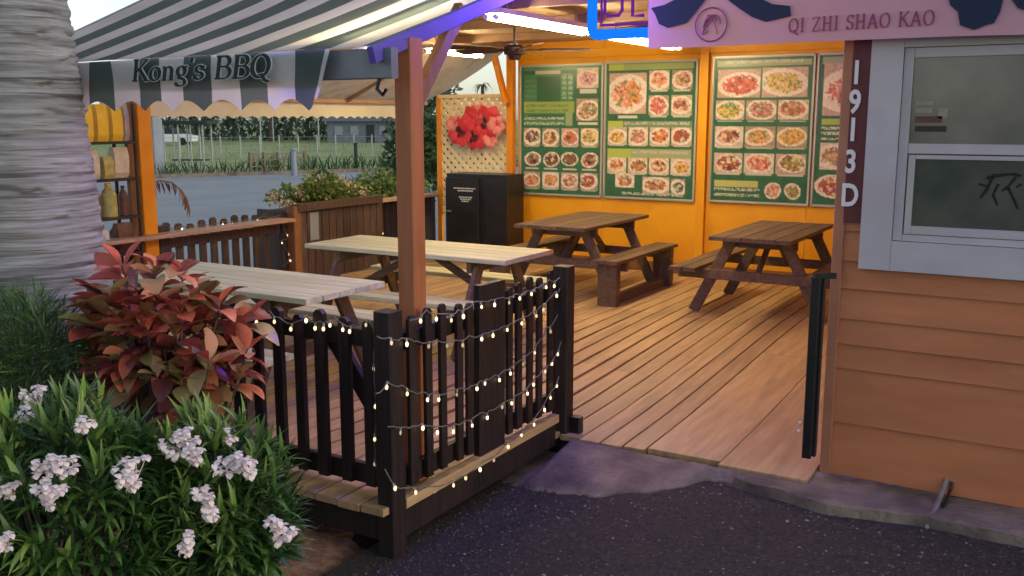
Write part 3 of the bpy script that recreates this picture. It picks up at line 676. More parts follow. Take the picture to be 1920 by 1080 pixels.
fan = empty('ceiling_fan', (-4.72, 8.02, 2.45), label='dark brown ceiling fan hanging left of the twin tubes', cat='fan')
fz = 2.43
mb = MB(); mb.cyl((-4.72, 8.02, 2.72), (-4.72, 8.02, 2.66), .045, .07, 14); mb.cyl((-4.72, 8.02, 2.66), (-4.72, 8.02, 2.46), .013, n=8); obj('downrod', mb, 'fan_dark', fan)
mb = MB(); mb.cyl((-4.72, 8.02, 2.48), (-4.72, 8.02, 2.45), .06, .11, 18); mb.cyl((-4.72, 8.02, 2.45), (-4.72, 8.02, 2.39), .11, .10, 18); mb.cyl((-4.72, 8.02, 2.39), (-4.72, 8.02, 2.34), .07, .05, 16); obj('motor', mb, 'fan_dark', fan)
for k in range(5):
    a = R(28 + 72 * k); d = Vector((math.cos(a), math.sin(a), 0)); s = Vector((-d.y, d.x, 0)); c = Vector((-4.72, 8.02, fz))
    mb = MB(); tilt = Vector((0, 0, .014))
    outl = [(.10, -.02), (.22, -.03), (.26, -.062), (.68, -.07), (.71, -.04), (.71, .04), (.68, .07), (.26, .062), (.22, .03), (.10, .02)]
    mb.poly([c + d * u + s * v + tilt * (v / .07) for u, v in outl], (0, 0, .008)); obj('blade', mb, 'fan_dark', fan)

# ============================================================ ORANGE WALL WITH MENU BOARDS
WY = 10.70
ow = empty('orange_wall', (-3.7, WY, 0), label='bright orange painted wall behind the menu boards', cat='wall')
for a, b in ((-6.25, -5.05), (-5.05, -3.83), (-3.83, -2.61), (-2.61, -1.16)):
    mb = MB(); mb.box(a + .002, b - .002, WY, WY + .08, 0, 2.72); obj('wall_panel', mb, 'orange_wall', ow)
for x in (-3.80,):
    mb = MB(); mb.bar((x, WY - .03, 0), (x, WY - .03, 2.72), .10, .055, up=(0, 1, 0)); obj('batten', mb, 'orange_wall', ow)
mb = MB(); mb.bar((-6.2, WY - .02, 2.57), (-1.16, WY - .02, 2.57), .03, .10); obj('picture_rail', mb, 'orange_wall', ow)
mb = MB(); mb.bar((-6.2, WY - .012, .06), (-1.16, WY - .012, .06), .02, .12); obj('skirting', mb, 'brace_wood', ow)

nr_ = np.random.RandomState(5)
def blur(a, n):
    for _ in range(n): a = (a + np.roll(a, 1, 0) + np.roll(a, -1, 0) + np.roll(a, 1, 1) + np.roll(a, -1, 1)) / 5
    return a
def paint(W, H, items, base=(.018, .090, .040)):
    im = np.ones((H, W, 3)) * np.array(base); im *= (1 + .35 * (blur(nr_.rand(H, W), 6) - .5) * 4)[..., None]
    yy, xx = np.mgrid[0:H, 0:W]; u = xx / (W - 1); v = yy / (H - 1)
    n1 = blur(nr_.rand(H, W), 1); n1 = (n1 - n1.min()) / (n1.max() - n1.min()); n2 = nr_.rand(H, W); n4 = blur(nr_.rand(H, W), 3); n4 = (n4 - n4.mean()) / n4.std() * .22 + .5
    for it in items:
        k, x0, x1, y0, y1 = it[:5]; c = np.array(it[5]); c2 = np.array(it[6]) if len(it) > 6 else c
        inside = (u >= x0) & (u <= x1) & (v >= y0) & (v <= y1)
        cx, cy, rx, ry = (x0 + x1) / 2, (y0 + y1) / 2, (x1 - x0) / 2, (y1 - y0) / 2
        e = ((u - cx) / rx) ** 2 + ((v - cy) / ry) ** 2
        if k == 'rect': im[inside] = c
        elif k == 'text':                                   # rows of tiny illegible print
            rows = (np.floor((v - y0) * H / 3).astype(int) % 2 == 0) & (n2 > .38) & inside; im[rows] = c
        elif k in ('food', 'round'):
            bgc = np.array([(.46, .36, .26), (.30, .22, .15), (.50, .44, .38), (.42, .28, .24), (.22, .20, .16), (.52, .42, .28)][nr_.randint(6)])
            a_ = nr_.uniform(-.5, .5); dx, dy = nr_.uniform(-.12, .12) * rx, nr_.uniform(-.1, .1) * ry
            du, dv = (u - cx - dx) / rx, (v - cy - dy) / ry
            e = (du * np.cos(a_) + dv * np.sin(a_)) ** 2 + (-du * np.sin(a_) + dv * np.cos(a_)) ** 2 * nr_.uniform(1.0, 1.5)
            if k == 'food': im[inside] = bgc * (.55 + .9 * n1[inside][:, None])
            pl = nr_.uniform(.95, 1.35); m_ = (inside if k == 'food' else e < 9) & (e < (pl if k == 'food' else 1.0)); im[m_] = np.array([.70, .63, .55]) * (.7 + .5 * n1[m_][:, None])
            sh = np.roll(np.roll(n4, nr_.randint(99), 0), nr_.randint(99), 1); s2 = np.roll(np.roll(n4, nr_.randint(99), 0), nr_.randint(99), 1)
            m_ = (inside if k == 'food' else e < 9) & (e < .42 + .5 * sh)
            t = np.clip((sh - .5) * 2.2 + .5, 0, 1)[..., None]; fcol = (c * (1 - t) + c2 * t) * (.45 + 1.2 * n1[..., None])
            fcol[s2 > .72] = np.array([(.10, .20, .05), (.55, .10, .06), (.60, .50, .22)][nr_.randint(3)]); fcol[s2 < .20] *= .35; fcol[(sh > .8)] = fcol[(sh > .8)] * .4 + .4
            im[m_] = fcol[m_]
    return np.clip(np.clip(im, 0, 2) ** .85 * 1.05, 0, 1)
RED, ORG, PNK, YEL, BRN, TAN, DRK, OLV = (.36, .05, .035), (.55, .20, .05), (.60, .24, .19), (.58, .42, .08), (.20, .07, .04), (.50, .30, .14), (.08, .03, .03), (.30, .27, .07)
PALE, LIME, CAP, DG = (.52, .53, .42), (.30, .40, .06), (.42, .44, .36), (.020, .085, .04)
FOODS = [(ORG, RED), (PNK, RED), (BRN, TAN), (RED, ORG), (YEL, ORG), (TAN, BRN), (PNK, ORG), (DRK, TAN), (BRN, OLV)]
def grid(kind, cols, x0, x1, y0, y1, pal, cap=.16, gx=.012):
    out = []; w = (x1 - x0) / cols
    for i in range(cols):
        c, c2 = pal[i % len(pal)]; a = x0 + w * i + gx; b = x0 + w * (i + 1) - gx; h = y1 - y0
        out.append((kind, a, b, y0, y1 - h * cap, c, c2)); out.append(('rect', a + .02, b - .02, y1 - h * cap + .002, y1 - h * cap + .012, CAP))
    return out
b1 = [('rect', .02, .98, 0, .03, (.06, .2, .09)), ('rect', .18, .5, .03, .055, CAP), ('rect', .03, .66, .06, .46, (.035, .16, .07)), ('rect', .2, .5, .075, .27, DG), ('text', .05, .2, .1, .26, (.1, .2, .12)),
      ('rect', .52, .58, .06, .25, (.2, .34, .2)), ('rect', .6, .66, .06, .25, (.2, .36, .22)), ('text', .51, .67, .06, .25, (.035, .16, .07)), ('rect', .03, .67, .275, .36, (.22, .30, .06)), ('text', .05, .6, .29, .35, (.07, .2, .07)), ('rect', .08, .55, .37, .40, DG), ('text', .03, .55, .39, .45, CAP), ('rect', .57, .66, .36, .46, (.2, .3, .14)),
      ('food', .70, .97, .02, .17, PNK, (.5, .3, .4)), ('rect', .74, .95, .18, .21, PALE), ('food', .70, .97, .25, .42, TAN, BRN), ('rect', .72, .97, .43, .455, PALE)]
b1 += grid('food', 4, .02, .99, .48, .645, [(BRN, DRK), (BRN, TAN), (DRK, TAN), (TAN, YEL)]) + grid('round', 4, .02, .99, .66, .82, [(DRK, PNK), (DRK, BRN), (BRN, DRK), (DRK, TAN)]) + grid('food', 4, .02, .99, .83, .985, [(ORG, TAN), (TAN, ORG), (BRN, PNK), (RED, BRN)])
b2 = [('rect', .02, .98, .005, .05, (.22, .30, .10)), ('rect', .02, .2, .005, .05, LIME), ('food', .03, .46, .07, .37, ORG, PNK), ('rect', .14, .36, .385, .405, PALE)]
b2 += grid('food', 2, .48, .98, .06, .225, [(PNK, ORG), (PNK, TAN)]) + grid('food', 2, .48, .98, .24, .415, [(PNK, RED), (BRN, PNK)])
b2 += [('rect', .02, .98, .425, .47, (.12, .2, .1)), ('rect', .02, .2, .425, .47, LIME), ('text', .22, .95, .43, .465, CAP)] + grid('food', 4, .01, .99, .475, .63, [(ORG, YEL), (PNK, BRN), (ORG, RED), (RED, BRN)])
b2 += [('rect', .02, .98, .635, .70, (.26, .30, .14)), ('rect', .02, .3, .635, .70, LIME), ('text', .32, .95, .645, .69, CAP)] + grid('food', 4, .01, .99, .70, .83, [(RED, ORG), (ORG, BRN), (RED, TAN), (YEL, ORG)], cap=.08) + [('food', .12, .34, .82, .93, RED, TAN), ('food', .44, .74, .84, .97, ORG, BRN), ('food', .76, .92, .85, .97, DRK, PALE), ('rect', .02, .12, .9, .97, DG), ('text', .2, .9, .965, .995, CAP)]
b3 = [('rect', .02, .99, .015, .06, (.24, .32, .16)), ('text', .1, .9, .02, .055, PALE), ('food', .03, .48, .08, .275, RED, (.5, .08, .06)), ('food', .50, .96, .07, .275, YEL, TAN)]
b3 += grid('food', 3, .01, .99, .29, .455, [(YEL, OLV), (PNK, BRN), (BRN, TAN)]) + grid('food', 3, .01, .99, .475, .645, [(BRN, PNK), (ORG, TAN), (ORG, YEL)]) + grid('food', 3, .01, .99, .66, .83, [(RED, BRN), (RED, PNK), (OLV, BRN)])
b3 += [('rect', .03, .5, .855, .90, (.40, .42, .12)), ('rect', .18, .38, .91, .95, DG), ('text', .03, .52, .91, .985, CAP), ('round', .57, .74, .85, .985, TAN, PNK), ('round', .77, .94, .855, .985, OLV, BRN)]
b4 = [('rect', .02, .99, .01, .06, (.24, .32, .16)), ('food', .04, .9, .05, .40, PNK, RED), ('rect', .04, .5, .42, .46, LIME), ('text', .04, .9, .47, .56, PALE), ('food', .04, .46, .58, .76, TAN, BRN), ('round', .02, .42, .79, .96, BRN, RED), ('round', .5, .95, .79, .96, ORG, RED)]
def menu_board(label, x0, x1, z0, z1, items, W=104, H=150):
    r = empty('menu_board', ((x0 + x1) / 2, WY - .03, z0), label=label, cat='menu', group='menu boards on the orange wall')
    mb = MB(); mb.box(x0 + .012, x1 - .012, WY - .022, WY - .004, z0 + .012, z1 - .012); obj('backing', mb, 'menu_frame', r)
    im = paint(W, H, items)
    verts = [(x0 + .016 + (x1 - x0 - .032) * i / (W - 1), WY - .0245, z1 - .016 - (z1 - z0 - .032) * j / (H - 1)) for j in range(H) for i in range(W)]
    mb = MB(); mb.v = verts
    mb.f = [(j * W + i, (j + 1) * W + i, (j + 1) * W + i + 1, j * W + i + 1) for j in range(H - 1) for i in range(W - 1)]; mb.m = [0] * len(mb.f); mb.sm = [False] * len(mb.f)
    o = obj('printed_sheet', mb, 'menu_print', r)
    at = o.data.color_attributes.new('print', 'FLOAT_COLOR', 'POINT')
    at.data.foreach_set('color', np.concatenate([im.reshape(-1, 3), np.ones((W * H, 1))], 1).astype(np.float32).ravel())
    for a, b in (((x0, z0), (x1, z0)), ((x0, z1), (x1, z1)), ((x0, z0), (x0, z1)), ((x1, z0), (x1, z1))):
        mb = MB(); mb.bar((a[0], WY - .018, a[1]), (b[0], WY - .018, b[1]), .024, .03, up=(0, 1, 0)); obj('frame_strip', mb, 'menu_frame', r)
menu_board('green menu board with a text block, nearest the lattice', -6.20, -5.07, .86, 2.44, b1)
menu_board('menu board headed by one big dish photo, left of the orange batten', -5.03, -3.89, .86, 2.45, b2)
menu_board('menu board with rows of three dishes, right of the orange batten', -3.70, -2.59, .87, 2.47, b3)
menu_board('menu board cut off by the corner of the hut', -2.55, -1.45, .87, 2.47, b4)

# ---- lattice screen with flower
la = empty('lattice_screen', (-6.85, 10.66, 0), label='cream diagonal lattice screen beside the orange wall', cat='screen')
LX0, LX1, LZ0, LZ1 = -7.42, -6.34, .55, 2.08
for a, b in (((LX0, LZ0), (LX0, LZ1)), ((LX1, LZ0), (LX1, LZ1))):
    mb = MB(); mb.bar((a[0], 10.66, 0), (b[0], 10.66, b[1] + .02), .07, .06, up=(0, 1, 0)); obj('frame_post', mb, 'orange_post', la)
mb = MB(); mb.bar((LX0, 10.655, LZ1), (LX1, 10.655, LZ1), .05, .06, up=(0, 1, 0)); obj('top_rail', mb, 'lattice', la)
for sgn, yy in ((1, 10.668), (-1, 10.655)):
    k = -1.8
    while k < 3.2:
        # line z - LZ0 = sgn*(x - LX0) + k
        pts = []
        for t in np.linspace(LX0, LX1, 200):
            z = LZ0 + (sgn * (t - LX0) + k)
            if LZ0 <= z <= LZ1: pts.append((t, z))
        if len(pts) > 12:
            mb = MB(); mb.bar((pts[0][0], yy, pts[0][1]), (pts[-1][0], yy, pts[-1][1]), .052, .010, up=(0, 1, 0), c=.001); obj('slat', mb, 'lattice', la)
        k += .118
fw = empty('hanging_flower', (-6.8, 10.60, 1.7), label='red flower decoration with dark centres hung on the lattice', cat='decoration')
fc = onY(895, 240, 10.58)
def petal(mb, c, ang, L, w, depth):
    d = Vector((math.cos(ang), 0, math.sin(ang))); s = Vector((-d.z, 0, d.x)); n = 5; V = []
    for i in range(n + 1):
        t = i / n; hw = w * math.sin(math.pi * min(1, .12 + .85 * t)) * .5; y = -depth * math.sin(math.pi * t * .8)
        V += [c + d * (L * t) - s * hw + Vector((0, y + .012, 0)), c + d * (L * t) + Vector((0, y, 0)), c + d * (L * t) + s * hw + Vector((0, y + .012, 0))]
    F = [(3 * i + j, 3 * i + j + 1, 3 * i + 4 + j, 3 * i + 3 + j) for i in range(n) for j in range(2)]
    mb.add(V, F, True)
for (ox, oz, sc_, mm) in ((-.20, -.05, 1.0, 'red_petal'), (.16, .07, 1.15, 'red_petal'), (-.01, -.10, .9, 'red_petal'), (-.05, .10, .9, 'red_petal'), (.27, .03, .7, 'pink_petal'), (-.30, .04, .6, 'pink_petal'), (.05, .18, .55, 'pink_petal'), (.18, -.12, .6, 'pink_petal')):
    for k in range(6):
        mb = MB(); petal(mb, fc + Vector((ox * 1.15, -.02 - rnd.random() * .03, oz * 1.15)), R(60 * k + rnd.uniform(-15, 15)), .20 * sc_, .18 * sc_, .03); obj('petal', mb, mm, fw)
for ox, oz in ((-.21, -.04), (.17, .07), (-.03, -.10)):
    mb = MB()
    for k in range(7): petal(mb, fc + Vector((ox, -.075, oz)), rnd.uniform(0, 6.3), .085, .035, .02)
    obj('stamen', mb, 'dark_red', fw)
# ---- black cabinet
ca = empty('black_cabinet', (-6.9, 10.3, 0), label='black boxy cabinet with small white print in front of the lattice', cat='cabinet')
cl, cr_ = onY(834, 325, 10.12), onY(948, 325, 10.12)
mb = MB(); mb.bar(((cl.x + cr_.x) / 2, 10.36, .02), ((cl.x + cr_.x) / 2, 10.36, cl.z), cr_.x - cl.x, .44, up=(0, 1, 0), c=.02); obj('body', mb, 'black_bin', ca)
dm = (cl.x + cr_.x) / 2
mb = MB(); mb.bar((cl.x + .26, 10.125, .08), (cl.x + .26, 10.125, cl.z - .05), .50, .03, up=(0, 1, 0), c=.008); obj('door', mb, 'black_bin', ca)
mb = MB(); mb.bar((cl.x + .75, 10.125, .08), (cl.x + .75, 10.125, cl.z - .05), cr_.x - cl.x - .56, .03, up=(0, 1, 0), c=.008); obj('door', mb, 'black_bin', ca)
mb = MB(); mb.bar((cl.x + .03, 10.10, cl.z - .47), (cl.x + .10, 10.10, cl.z - .47), .02, .02); obj('handle', mb, 'grey_metal', ca)
for zz, a, b in ((.17, .14, .44), (.20, .20, .40), (.28, .22, .40), (.305, .24, .38), (.33, .26, .36)):
    mb = MB(); x = cl.x + a
    while x < cl.x + b:
        w = rnd.uniform(.015, .04); mb.box(x, x + w, 10.1065, 10.109, cl.z - zz - .016, cl.z - zz); x += w + .008
    obj('printed_line', mb, 'print_white', ca)

# ============================================================ THE HUT ON THE RIGHT
BY, BX = 5.31, -1.14
hut = empty('food_hut', (0.5, BY, -.15), label='orange-brown sided hut with white window at the right', cat='building')
mb = MB(); mb.box(BX + .02, 3.2, BY + .03, 10.68, -.15, 2.78); obj('wall', mb, 'siding', hut)
edges = [2.78, 2.64, 2.49, 2.345, 2.2, 2.06, 1.92, 1.78, 1.635, 1.49, 1.35, 1.21, 1.05, .90, .735, .595, .46, .155, -.15]
for t, b in zip(edges, edges[1:]):
    mb = MB(); pr_ = [(BY + .03, b + .002), (BY - .001, b + .002), (BY + .016, t), (BY + .03, t)]
    V = [(x, y, z) for x in (BX + .05, 3.2) for y, z in pr_]; mb.add(V, [(0, 1, 2, 3), (7, 6, 5, 4), (0, 4, 5, 1), (1, 5, 6, 2), (2, 6, 7, 3), (3, 7, 4, 0)]); obj('siding_board', mb, 'siding', hut)
mb = MB(); mb.bar((BX + .025, BY + .012, -.15), (BX + .025, BY + .012, 2.78), .055, .06, up=(0, 1, 0)); obj('corner_trim', mb, 'corner_trim', hut)
mb = MB(); mb.box(BX - .25, 3.4, BY - .60, 10.7, 2.86, 2.95); obj('roof', mb, 'grey_metal', hut)
# window
WX0, WX1, WZ0, WZ1 = -1.0, 1.1, 1.02, 2.34
win = empty('window', (0, BY, 1.0)); win.parent = hut; win.location = Vector((0, BY, 1.0)) - hut.location
def wobj(n, mb, m): return obj(n, mb, m, win)
cw = .155; yf = BY - .035
for (a0, a1, b0, b1_) in ((WX0, WX0 + cw, WZ0, WZ1), (WX1 - cw, WX1, WZ0, WZ1)):
    mb = MB(); mb.box(a0, a1, yf, BY + .01, b0, b1_); wobj('casing', mb, 'white_paint')
for (b0, b1_) in ((WZ0, WZ0 + .155), (WZ1 - .19, WZ1)):
    mb = MB(); mb.box(WX0 + cw + .001, WX1 - cw - .001, yf + .0015, BY + .01, b0, b1_); wobj('casing', mb, 'white_paint')
gx0, gx1 = WX0 + cw, WX1 - cw
for (a0, a1, b0, b1_, d) in ((gx0 + .003, gx0 + .048, 1.178, 2.147, .0), (gx1 - .048, gx1 - .003, 1.178, 2.147, .0), (gx0 + .05, gx1 - .05, 2.10, 2.147, 0), (gx0 + .05, gx1 - .05, 1.625, 1.675, .003), (gx0 + .05, gx1 - .05, 1.178, 1.212, .004)):
    mb = MB(); mb.box(a0, a1, yf + .018 - d, BY + .009, b0, b1_); wobj('frame', mb, 'white_paint')
mb = MB(); mb.box(gx0 + .05, gx1 - .05, BY - .006, BY - .001, 1.676, 2.099); wobj('pane', mb, 'window_glass')
# lower sliding sash
sx0, sx1, sz0, sz1 = gx0 + .056, gx1 - .056, 1.216, 1.618
for (a0, a1, b0, b1_) in ((sx0, sx0 + .032, sz0, sz1), (sx1 - .032, sx1, sz0, sz1), (sx0 + .033, sx1 - .033, sz0, sz0 + .042), (sx0 + .033, sx1 - .033, sz1 - .02, sz1)):
    mb = MB(); mb.box(a0, a1, BY - .022, BY - .004, b0, b1_); wobj('sash', mb, 'white_paint')
mb = MB(); mb.box(sx0 + .033, sx1 - .033, BY - .012, BY - .008, sz0 + .043, sz1 - .021); wobj('pane', mb, 'window_glass_low')
# brush marks on the lower pane
for pts, w in (([(1850, 335), (1860, 330), (1900, 326), (1915, 330)], .016), ([(1862, 330), (1852, 352), (1838, 372)], .014), ([(1872, 345), (1862, 365), (1870, 385)], .012), ([(1905, 332), (1890, 350), (1878, 358)], .013), ([(1890, 352), (1900, 372), (1908, 392)], .013), ([(1835, 345), (1856, 350)], .010), ([(1915, 345), (1905, 352)], .010)):
    mb = MB(); P3 = [onY(x, y, BY - .0135) for x, y in pts]
    for a, b in zip(P3, P3[1:]):
        d = (b - a).normalized(); s = Vector((-d.z, 0, d.x)) * w / 2; mb.poly([a - s * 1.2, b - s * .7, b + s * .7, a + s * 1.2], (0, -.001, 0))
    wobj('brush_mark', mb, 'ink_black')
# faint reflection in the upper pane, painted as small flat patches
for x0_, y0_, x1_, y1_, mm in ((1716, 190, 1752, 197, 'reflection_pale'), (1716, 203, 1748, 212, 'reflection_pale'), (1716, 218, 1766, 230, 'brown_pack'), (1716, 236, 1774, 247, 'shelf_dark'), (1760, 203, 1776, 222, 'reflection_pale')):
    a, b = onY(x0_, y0_, BY - .0075), onY(x1_, y1_, BY - .0075); mb = MB(); mb.box(a.x, b.x, BY - .0085, BY - .0068, b.z, a.z); wobj('reflection_patch', mb, mm)
# number board
nb = empty('number_board', (BX + .1, BY - .03, 1.3), label='dark maroon board with upright white house number 1913D', cat='sign')
mb = MB(); mb.box(BX + .048, BX + .137, BY - .022, BY - .002, 1.26, 2.34); obj('board', mb, 'number_board', nb)
for ch, (px_, py_) in zip('1913D', ((1606, 138), (1603, 193), (1599, 245), (1595, 305), (1593, 368))):
    c = onY(px_, py_, BY - .026); me = text_mesh(ch, .165, bold=.004, extrude=.004, sx=.74); me.materials.append(M['number_white'])
    o = link('number', me, nb); o.location = c - nb.location; o.rotation_euler = (R(90), 0, 0)
# drain pipe stub at the foot of the wall
pi_ = onZ(1757, 945, -.15)
pp = empty('drain_pipe', (pi_.x, BY, -.2), label='thin grey pipe bending down at the foot of the hut', cat='pipe')
mb = MB(); mb.tube([(pi_.x + .02, BY - .01, -.06), (pi_.x + .015, BY - .03, -.10), (pi_.x, BY - .22, -.155), (pi_.x - .01, BY - .30, -.165), (pi_.x - .015, BY - .345, -.20), (pi_.x - .02, BY - .37, -.235)], .013, 8); obj('tube', mb, 'pipe_grey', pp)
mb = MB(); mb.tube([(pi_.x + .05, BY - .01, -.07), (pi_.x + .045, BY - .03, -.11), (pi_.x + .03, BY - .22, -.16), (pi_.x + .02, BY - .31, -.17), (pi_.x + .01, BY - .36, -.22)], .009, 8); obj('cable', mb, 'black_metal', pp)
# folded black gate at the hut corner
gb, gt = onY(1512, 858, 5.18), onY(1531, 520, 5.18)
gate = empty('folded_gate', (gb.x, 5.18, gb.z), label='narrow black gate folded back against the corner of the hut', cat='gate')
mb = MB(); mb.bar(gb, gt, .048, .03, up=(0, 1, 0), c=.004); obj('panel', mb, 'black_metal', gate)
for a, b in ((gb + Vector((.028, .05, 0)), gt + Vector((.028, .05, 0))),):
    mb = MB(); mb.bar(a, b, .02, .04, up=(0, 1, 0)); obj('hinge_stile', mb, 'black_metal', gate)
mb = MB(); mb.bar(gt + Vector((-.01, 0, .005)), gt + Vector((.085, .06, .008)), .03, .03); obj('latch', mb, 'black_metal', gate)
for px_, py_ in ((1497, 792), (1494, 808)):
    c = onY(px_, py_, 5.18); mb = MB(); mb.ball(c + Vector((.01, 0, 0)), .011); obj('knob', mb, 'number_white', gate)
# ---- banner
BNY = 5.18
bl = onY(1214, 92, BNY); bn = empty('shop_banner', (bl.x, BNY, bl.z), label='pink fabric banner with dark brush characters hung above the entry', cat='banner')
mb = MB(); x0b, x1b, zb, zt = bl.x, 1.6, bl.z, 2.84
nX, nZ = 60, 8
for j in range(nZ + 1):
    for i in range(nX + 1):
        x = x0b + (x1b - x0b) * i / nX; mb.v.append((x, BNY + .006 * h2(x * 2.5, j * .4), zb + (zt - zb) * j / nZ + .012 * (1 - j / nZ) * h2(x * 1.6, 2)))
for j in range(nZ):
    for i in range(nX): a = j * (nX + 1) + i; mb.f.append((a, a + 1, a + nX + 2, a + nX + 1)); mb.m.append(0); mb.sm.append(True)
obj('cloth', mb, 'banner', bn)
def bz(pts): return [onY(1200 + x * .375, y * .375, BNY - .008) for x, y in pts]
def brush(pts):
    mb = MB(); mb.poly(bz(pts)[::-1], (0, -.002, 0)); obj('brush_character', mb, 'banner_ink', bn)
brush([(330, -40), (380, -180), (400, -330), (460, -330), (450, -180), (400, -60), (325, 0), (270, 70), (230, 115), (140, 140), (95, 120), (75, 70), (55, 40), (120, 25), (180, -5)])
brush([(440, 0), (420, -60), (455, -130), (520, -60), (620, 0), (660, 20), (750, 30), (755, 80), (690, 95), (630, 110), (560, 85), (500, 45)])
brush([(1545, 0), (1560, -160), (1600, -300), (1680, -300), (1760, -150), (1815, 0), (1800, 60), (1770, 115), (1730, 125), (1670, 150), (1600, 125), (1590, 60), (1550, 25)])
brush([(1860, 0), (1850, -200), (1960, -200), (2050, 0), (2080, 60), (1990, 75), (1890, 40)])
cc = onY(1333, 46, BNY - .008); ring = [cc + Vector((math.cos(R(a)), 0, math.sin(R(a)))) * .088 for a in range(0, 361, 12)]
mb = MB(); mb.tube(ring, .0035, 5)
for k in range(5):
    mb.tube([cc + Vector((.052 * math.cos(t + k) * (1 - .08 * k), 0, .05 * math.sin(t * 1.3 + k * 1.9))) for t in np.linspace(0, 2.6, 10)], .003, 4)
obj('round_emblem', mb, 'banner_text', bn)
t0_, t1_ = onY(1478, 61, BNY - .008), onY(1754, 46, BNY - .008); hgt = .068
wid = sum(GL[c][0] + .10 for c in 'QI ZHI SHAO KAO')
stroke_text('QI ZHI SHAO KAO', t0_, Vector(((t1_.x - t0_.x) / (wid * hgt), 0, (t1_.z - t0_.z) / (wid * hgt))), (0, 0, 1), hgt, (0, -.0015, 0), thick=.15, thin=.06, space=.10,
            each=lambda ch, mb: obj('letter', mb, 'banner_text', bn))
# ---- neon sign
ns = empty('neon_sign', (-2.44, 5.30, 2.3), label='glowing blue neon frame sign hung left of the banner', cat='sign')
a, b = onY(1110, 66, 5.28), onY(1216, 66, 5.28); zt = 2.72
mb = MB(); mb.tube([(a.x, 5.28, zt), (a.x, 5.28, a.z + .03), (a.x + .01, 5.28, a.z + .008), (a.x + .03, 5.28, a.z), (b.x + .3, 5.28, a.z)], .030, 12); obj('border_tube', mb, 'neon_blue', ns)
mb = MB(); mb.tube([(a.x + .055, 5.29, zt), (a.x + .055, 5.29, a.z + .055), (b.x + .28, 5.29, a.z + .05)], .010, 8); obj('border_tube', mb, 'neon_violet', ns)
u0, u1 = onY(1134, 32, 5.28), onY(1166, 32, 5.28)
mb = MB(); mb.tube([(u0.x, 5.28, zt - .05), (u0.x, 5.28, u0.z + .03), (u0.x + .02, 5.28, u0.z + .005), (u1.x - .02, 5.28, u0.z + .005), (u1.x, 5.28, u0.z + .03), (u1.x, 5.28, zt - .05)], .010, 8); obj('letter_tube', mb, 'neon_violet', ns)
u2 = onY(1186, 30, 5.28); mb = MB(); mb.tube([(u2.x, 5.28, zt - .05), (u2.x, 5.28, u2.z), (u2.x + .07, 5.28, u2.z)], .010, 8); obj('letter_tube', mb, 'neon_violet', ns)
mb = MB(); mb.bar((a.x + .12, 5.31, 2.5), (a.x + .12, 5.31, 2.72), .02, .02); obj('hanger', mb, 'black_metal', ns)
ll = bpy.data.lights.new('neon_light', 'POINT'); ll.color = (.14, .06, 1.0); ll.energy = 52; ll.shadow_soft_size = .12
lo = bpy.data.objects.new('neon_light', ll); col.objects.link(lo); lo.parent = ns; lo.location = Vector((a.x - .05, 5.16, 2.5)) - ns.location

# ============================================================ STRING LIGHTS
def string_lights(label, pts, sag=.012, step=.115, drop=.028):
    pts = [Vector(p) for p in pts]
    r = empty('light_string', pts[0], label=label, cat='light string', group='bulb strings on the deck railings')
    path = []
    for a, b in zip(pts, pts[1:]):
        n = max(3, int((b - a).length / .03))
        for i in range(n): t = i / n; path.append(a + (b - a) * t + Vector((rnd.uniform(-.004, .004), rnd.uniform(-.004, .004), -sag * 4 * t * (1 - t) + rnd.uniform(-.007, .007))))
    path.append(pts[-1]); mb = MB(); mb.tube(path, .0035, 5); obj('cord', mb, 'wire', r)
    acc = 0
    for a, b in zip(path, path[1:]):
        acc += (b - a).length
        if acc > step:
            acc = rnd.uniform(-.06, .045); q = Vector((rnd.uniform(-.4, .4), rnd.uniform(-.4, .4), -1)).normalized()
            mb = MB(); mb.cyl(a, a + q * drop * .5, .0055, .006, 6); bc = obj('bulb_socket', mb, 'bulb_cap', r)
            mb = MB(); mb.ball(a + q * drop, rnd.uniform(.0068, .0088), 6, 5, 1.5); obj('bulb', mb, 'bulb_glow', r)
FX = -2.655
def fpx(L): return [onX(x, y, FX) for x, y in L]
string_lights('topmost bulb string curling over the short railing tops', fpx([(768, 600), (800, 583), (830, 588), (860, 582), (888, 566), (920, 560), (990, 545), (1030, 525), (1050, 520)]))
string_lights('upper bulb string draped across the short railing', fpx([(706, 628), (760, 634), (820, 640), (880, 632), (940, 612), (1000, 585), (1040, 548), (1050, 540)]))
string_lights('middle bulb string draped across the short railing', fpx([(706, 738), (725, 716), (755, 724), (790, 736), (850, 732), (900, 714), (950, 692), (1000, 655), (1025, 615), (1046, 590)]))
string_lights('lower bulb string draped across the short railing', fpx([(728, 798), (790, 796), (855, 796), (895, 778), (950, 752), (985, 728), (1020, 690), (1046, 660), (1052, 640)]))
string_lights('bottom bulb string trailing along the deck edge under the railing', fpx([(722, 880), (742, 912), (790, 912), (850, 900), (905, 865), (950, 832), (985, 800), (1010, 772), (1035, 730), (1048, 706)]))
def lpx(L, Y=3.462): return [onY(x, y, Y) for x, y in L]
string_lights('bulb string along the top of the long railing by the red shrub', lpx([(470, 590), (505, 585), (548, 606), (575, 590), (600, 605), (625, 592), (660, 612), (690, 596), (708, 628)]), step=.06)
string_lights('bulb string hanging down beside the corner post', lpx([(704, 640), (700, 700), (708, 760), (702, 820), (706, 880)]), step=.11)
string_lights('bulb string wound around the post of the street railing', [onX(x, y, XB + .09) for x, y in ((531, 420), (540, 445), (528, 450), (545, 480), (530, 500))], step=.12)
string_lights('bulb string down the post beside the planter box', [onX(x, y, XB + .11) for x, y in ((716, 395), (713, 415), (718, 435), (714, 450))], step=.1)
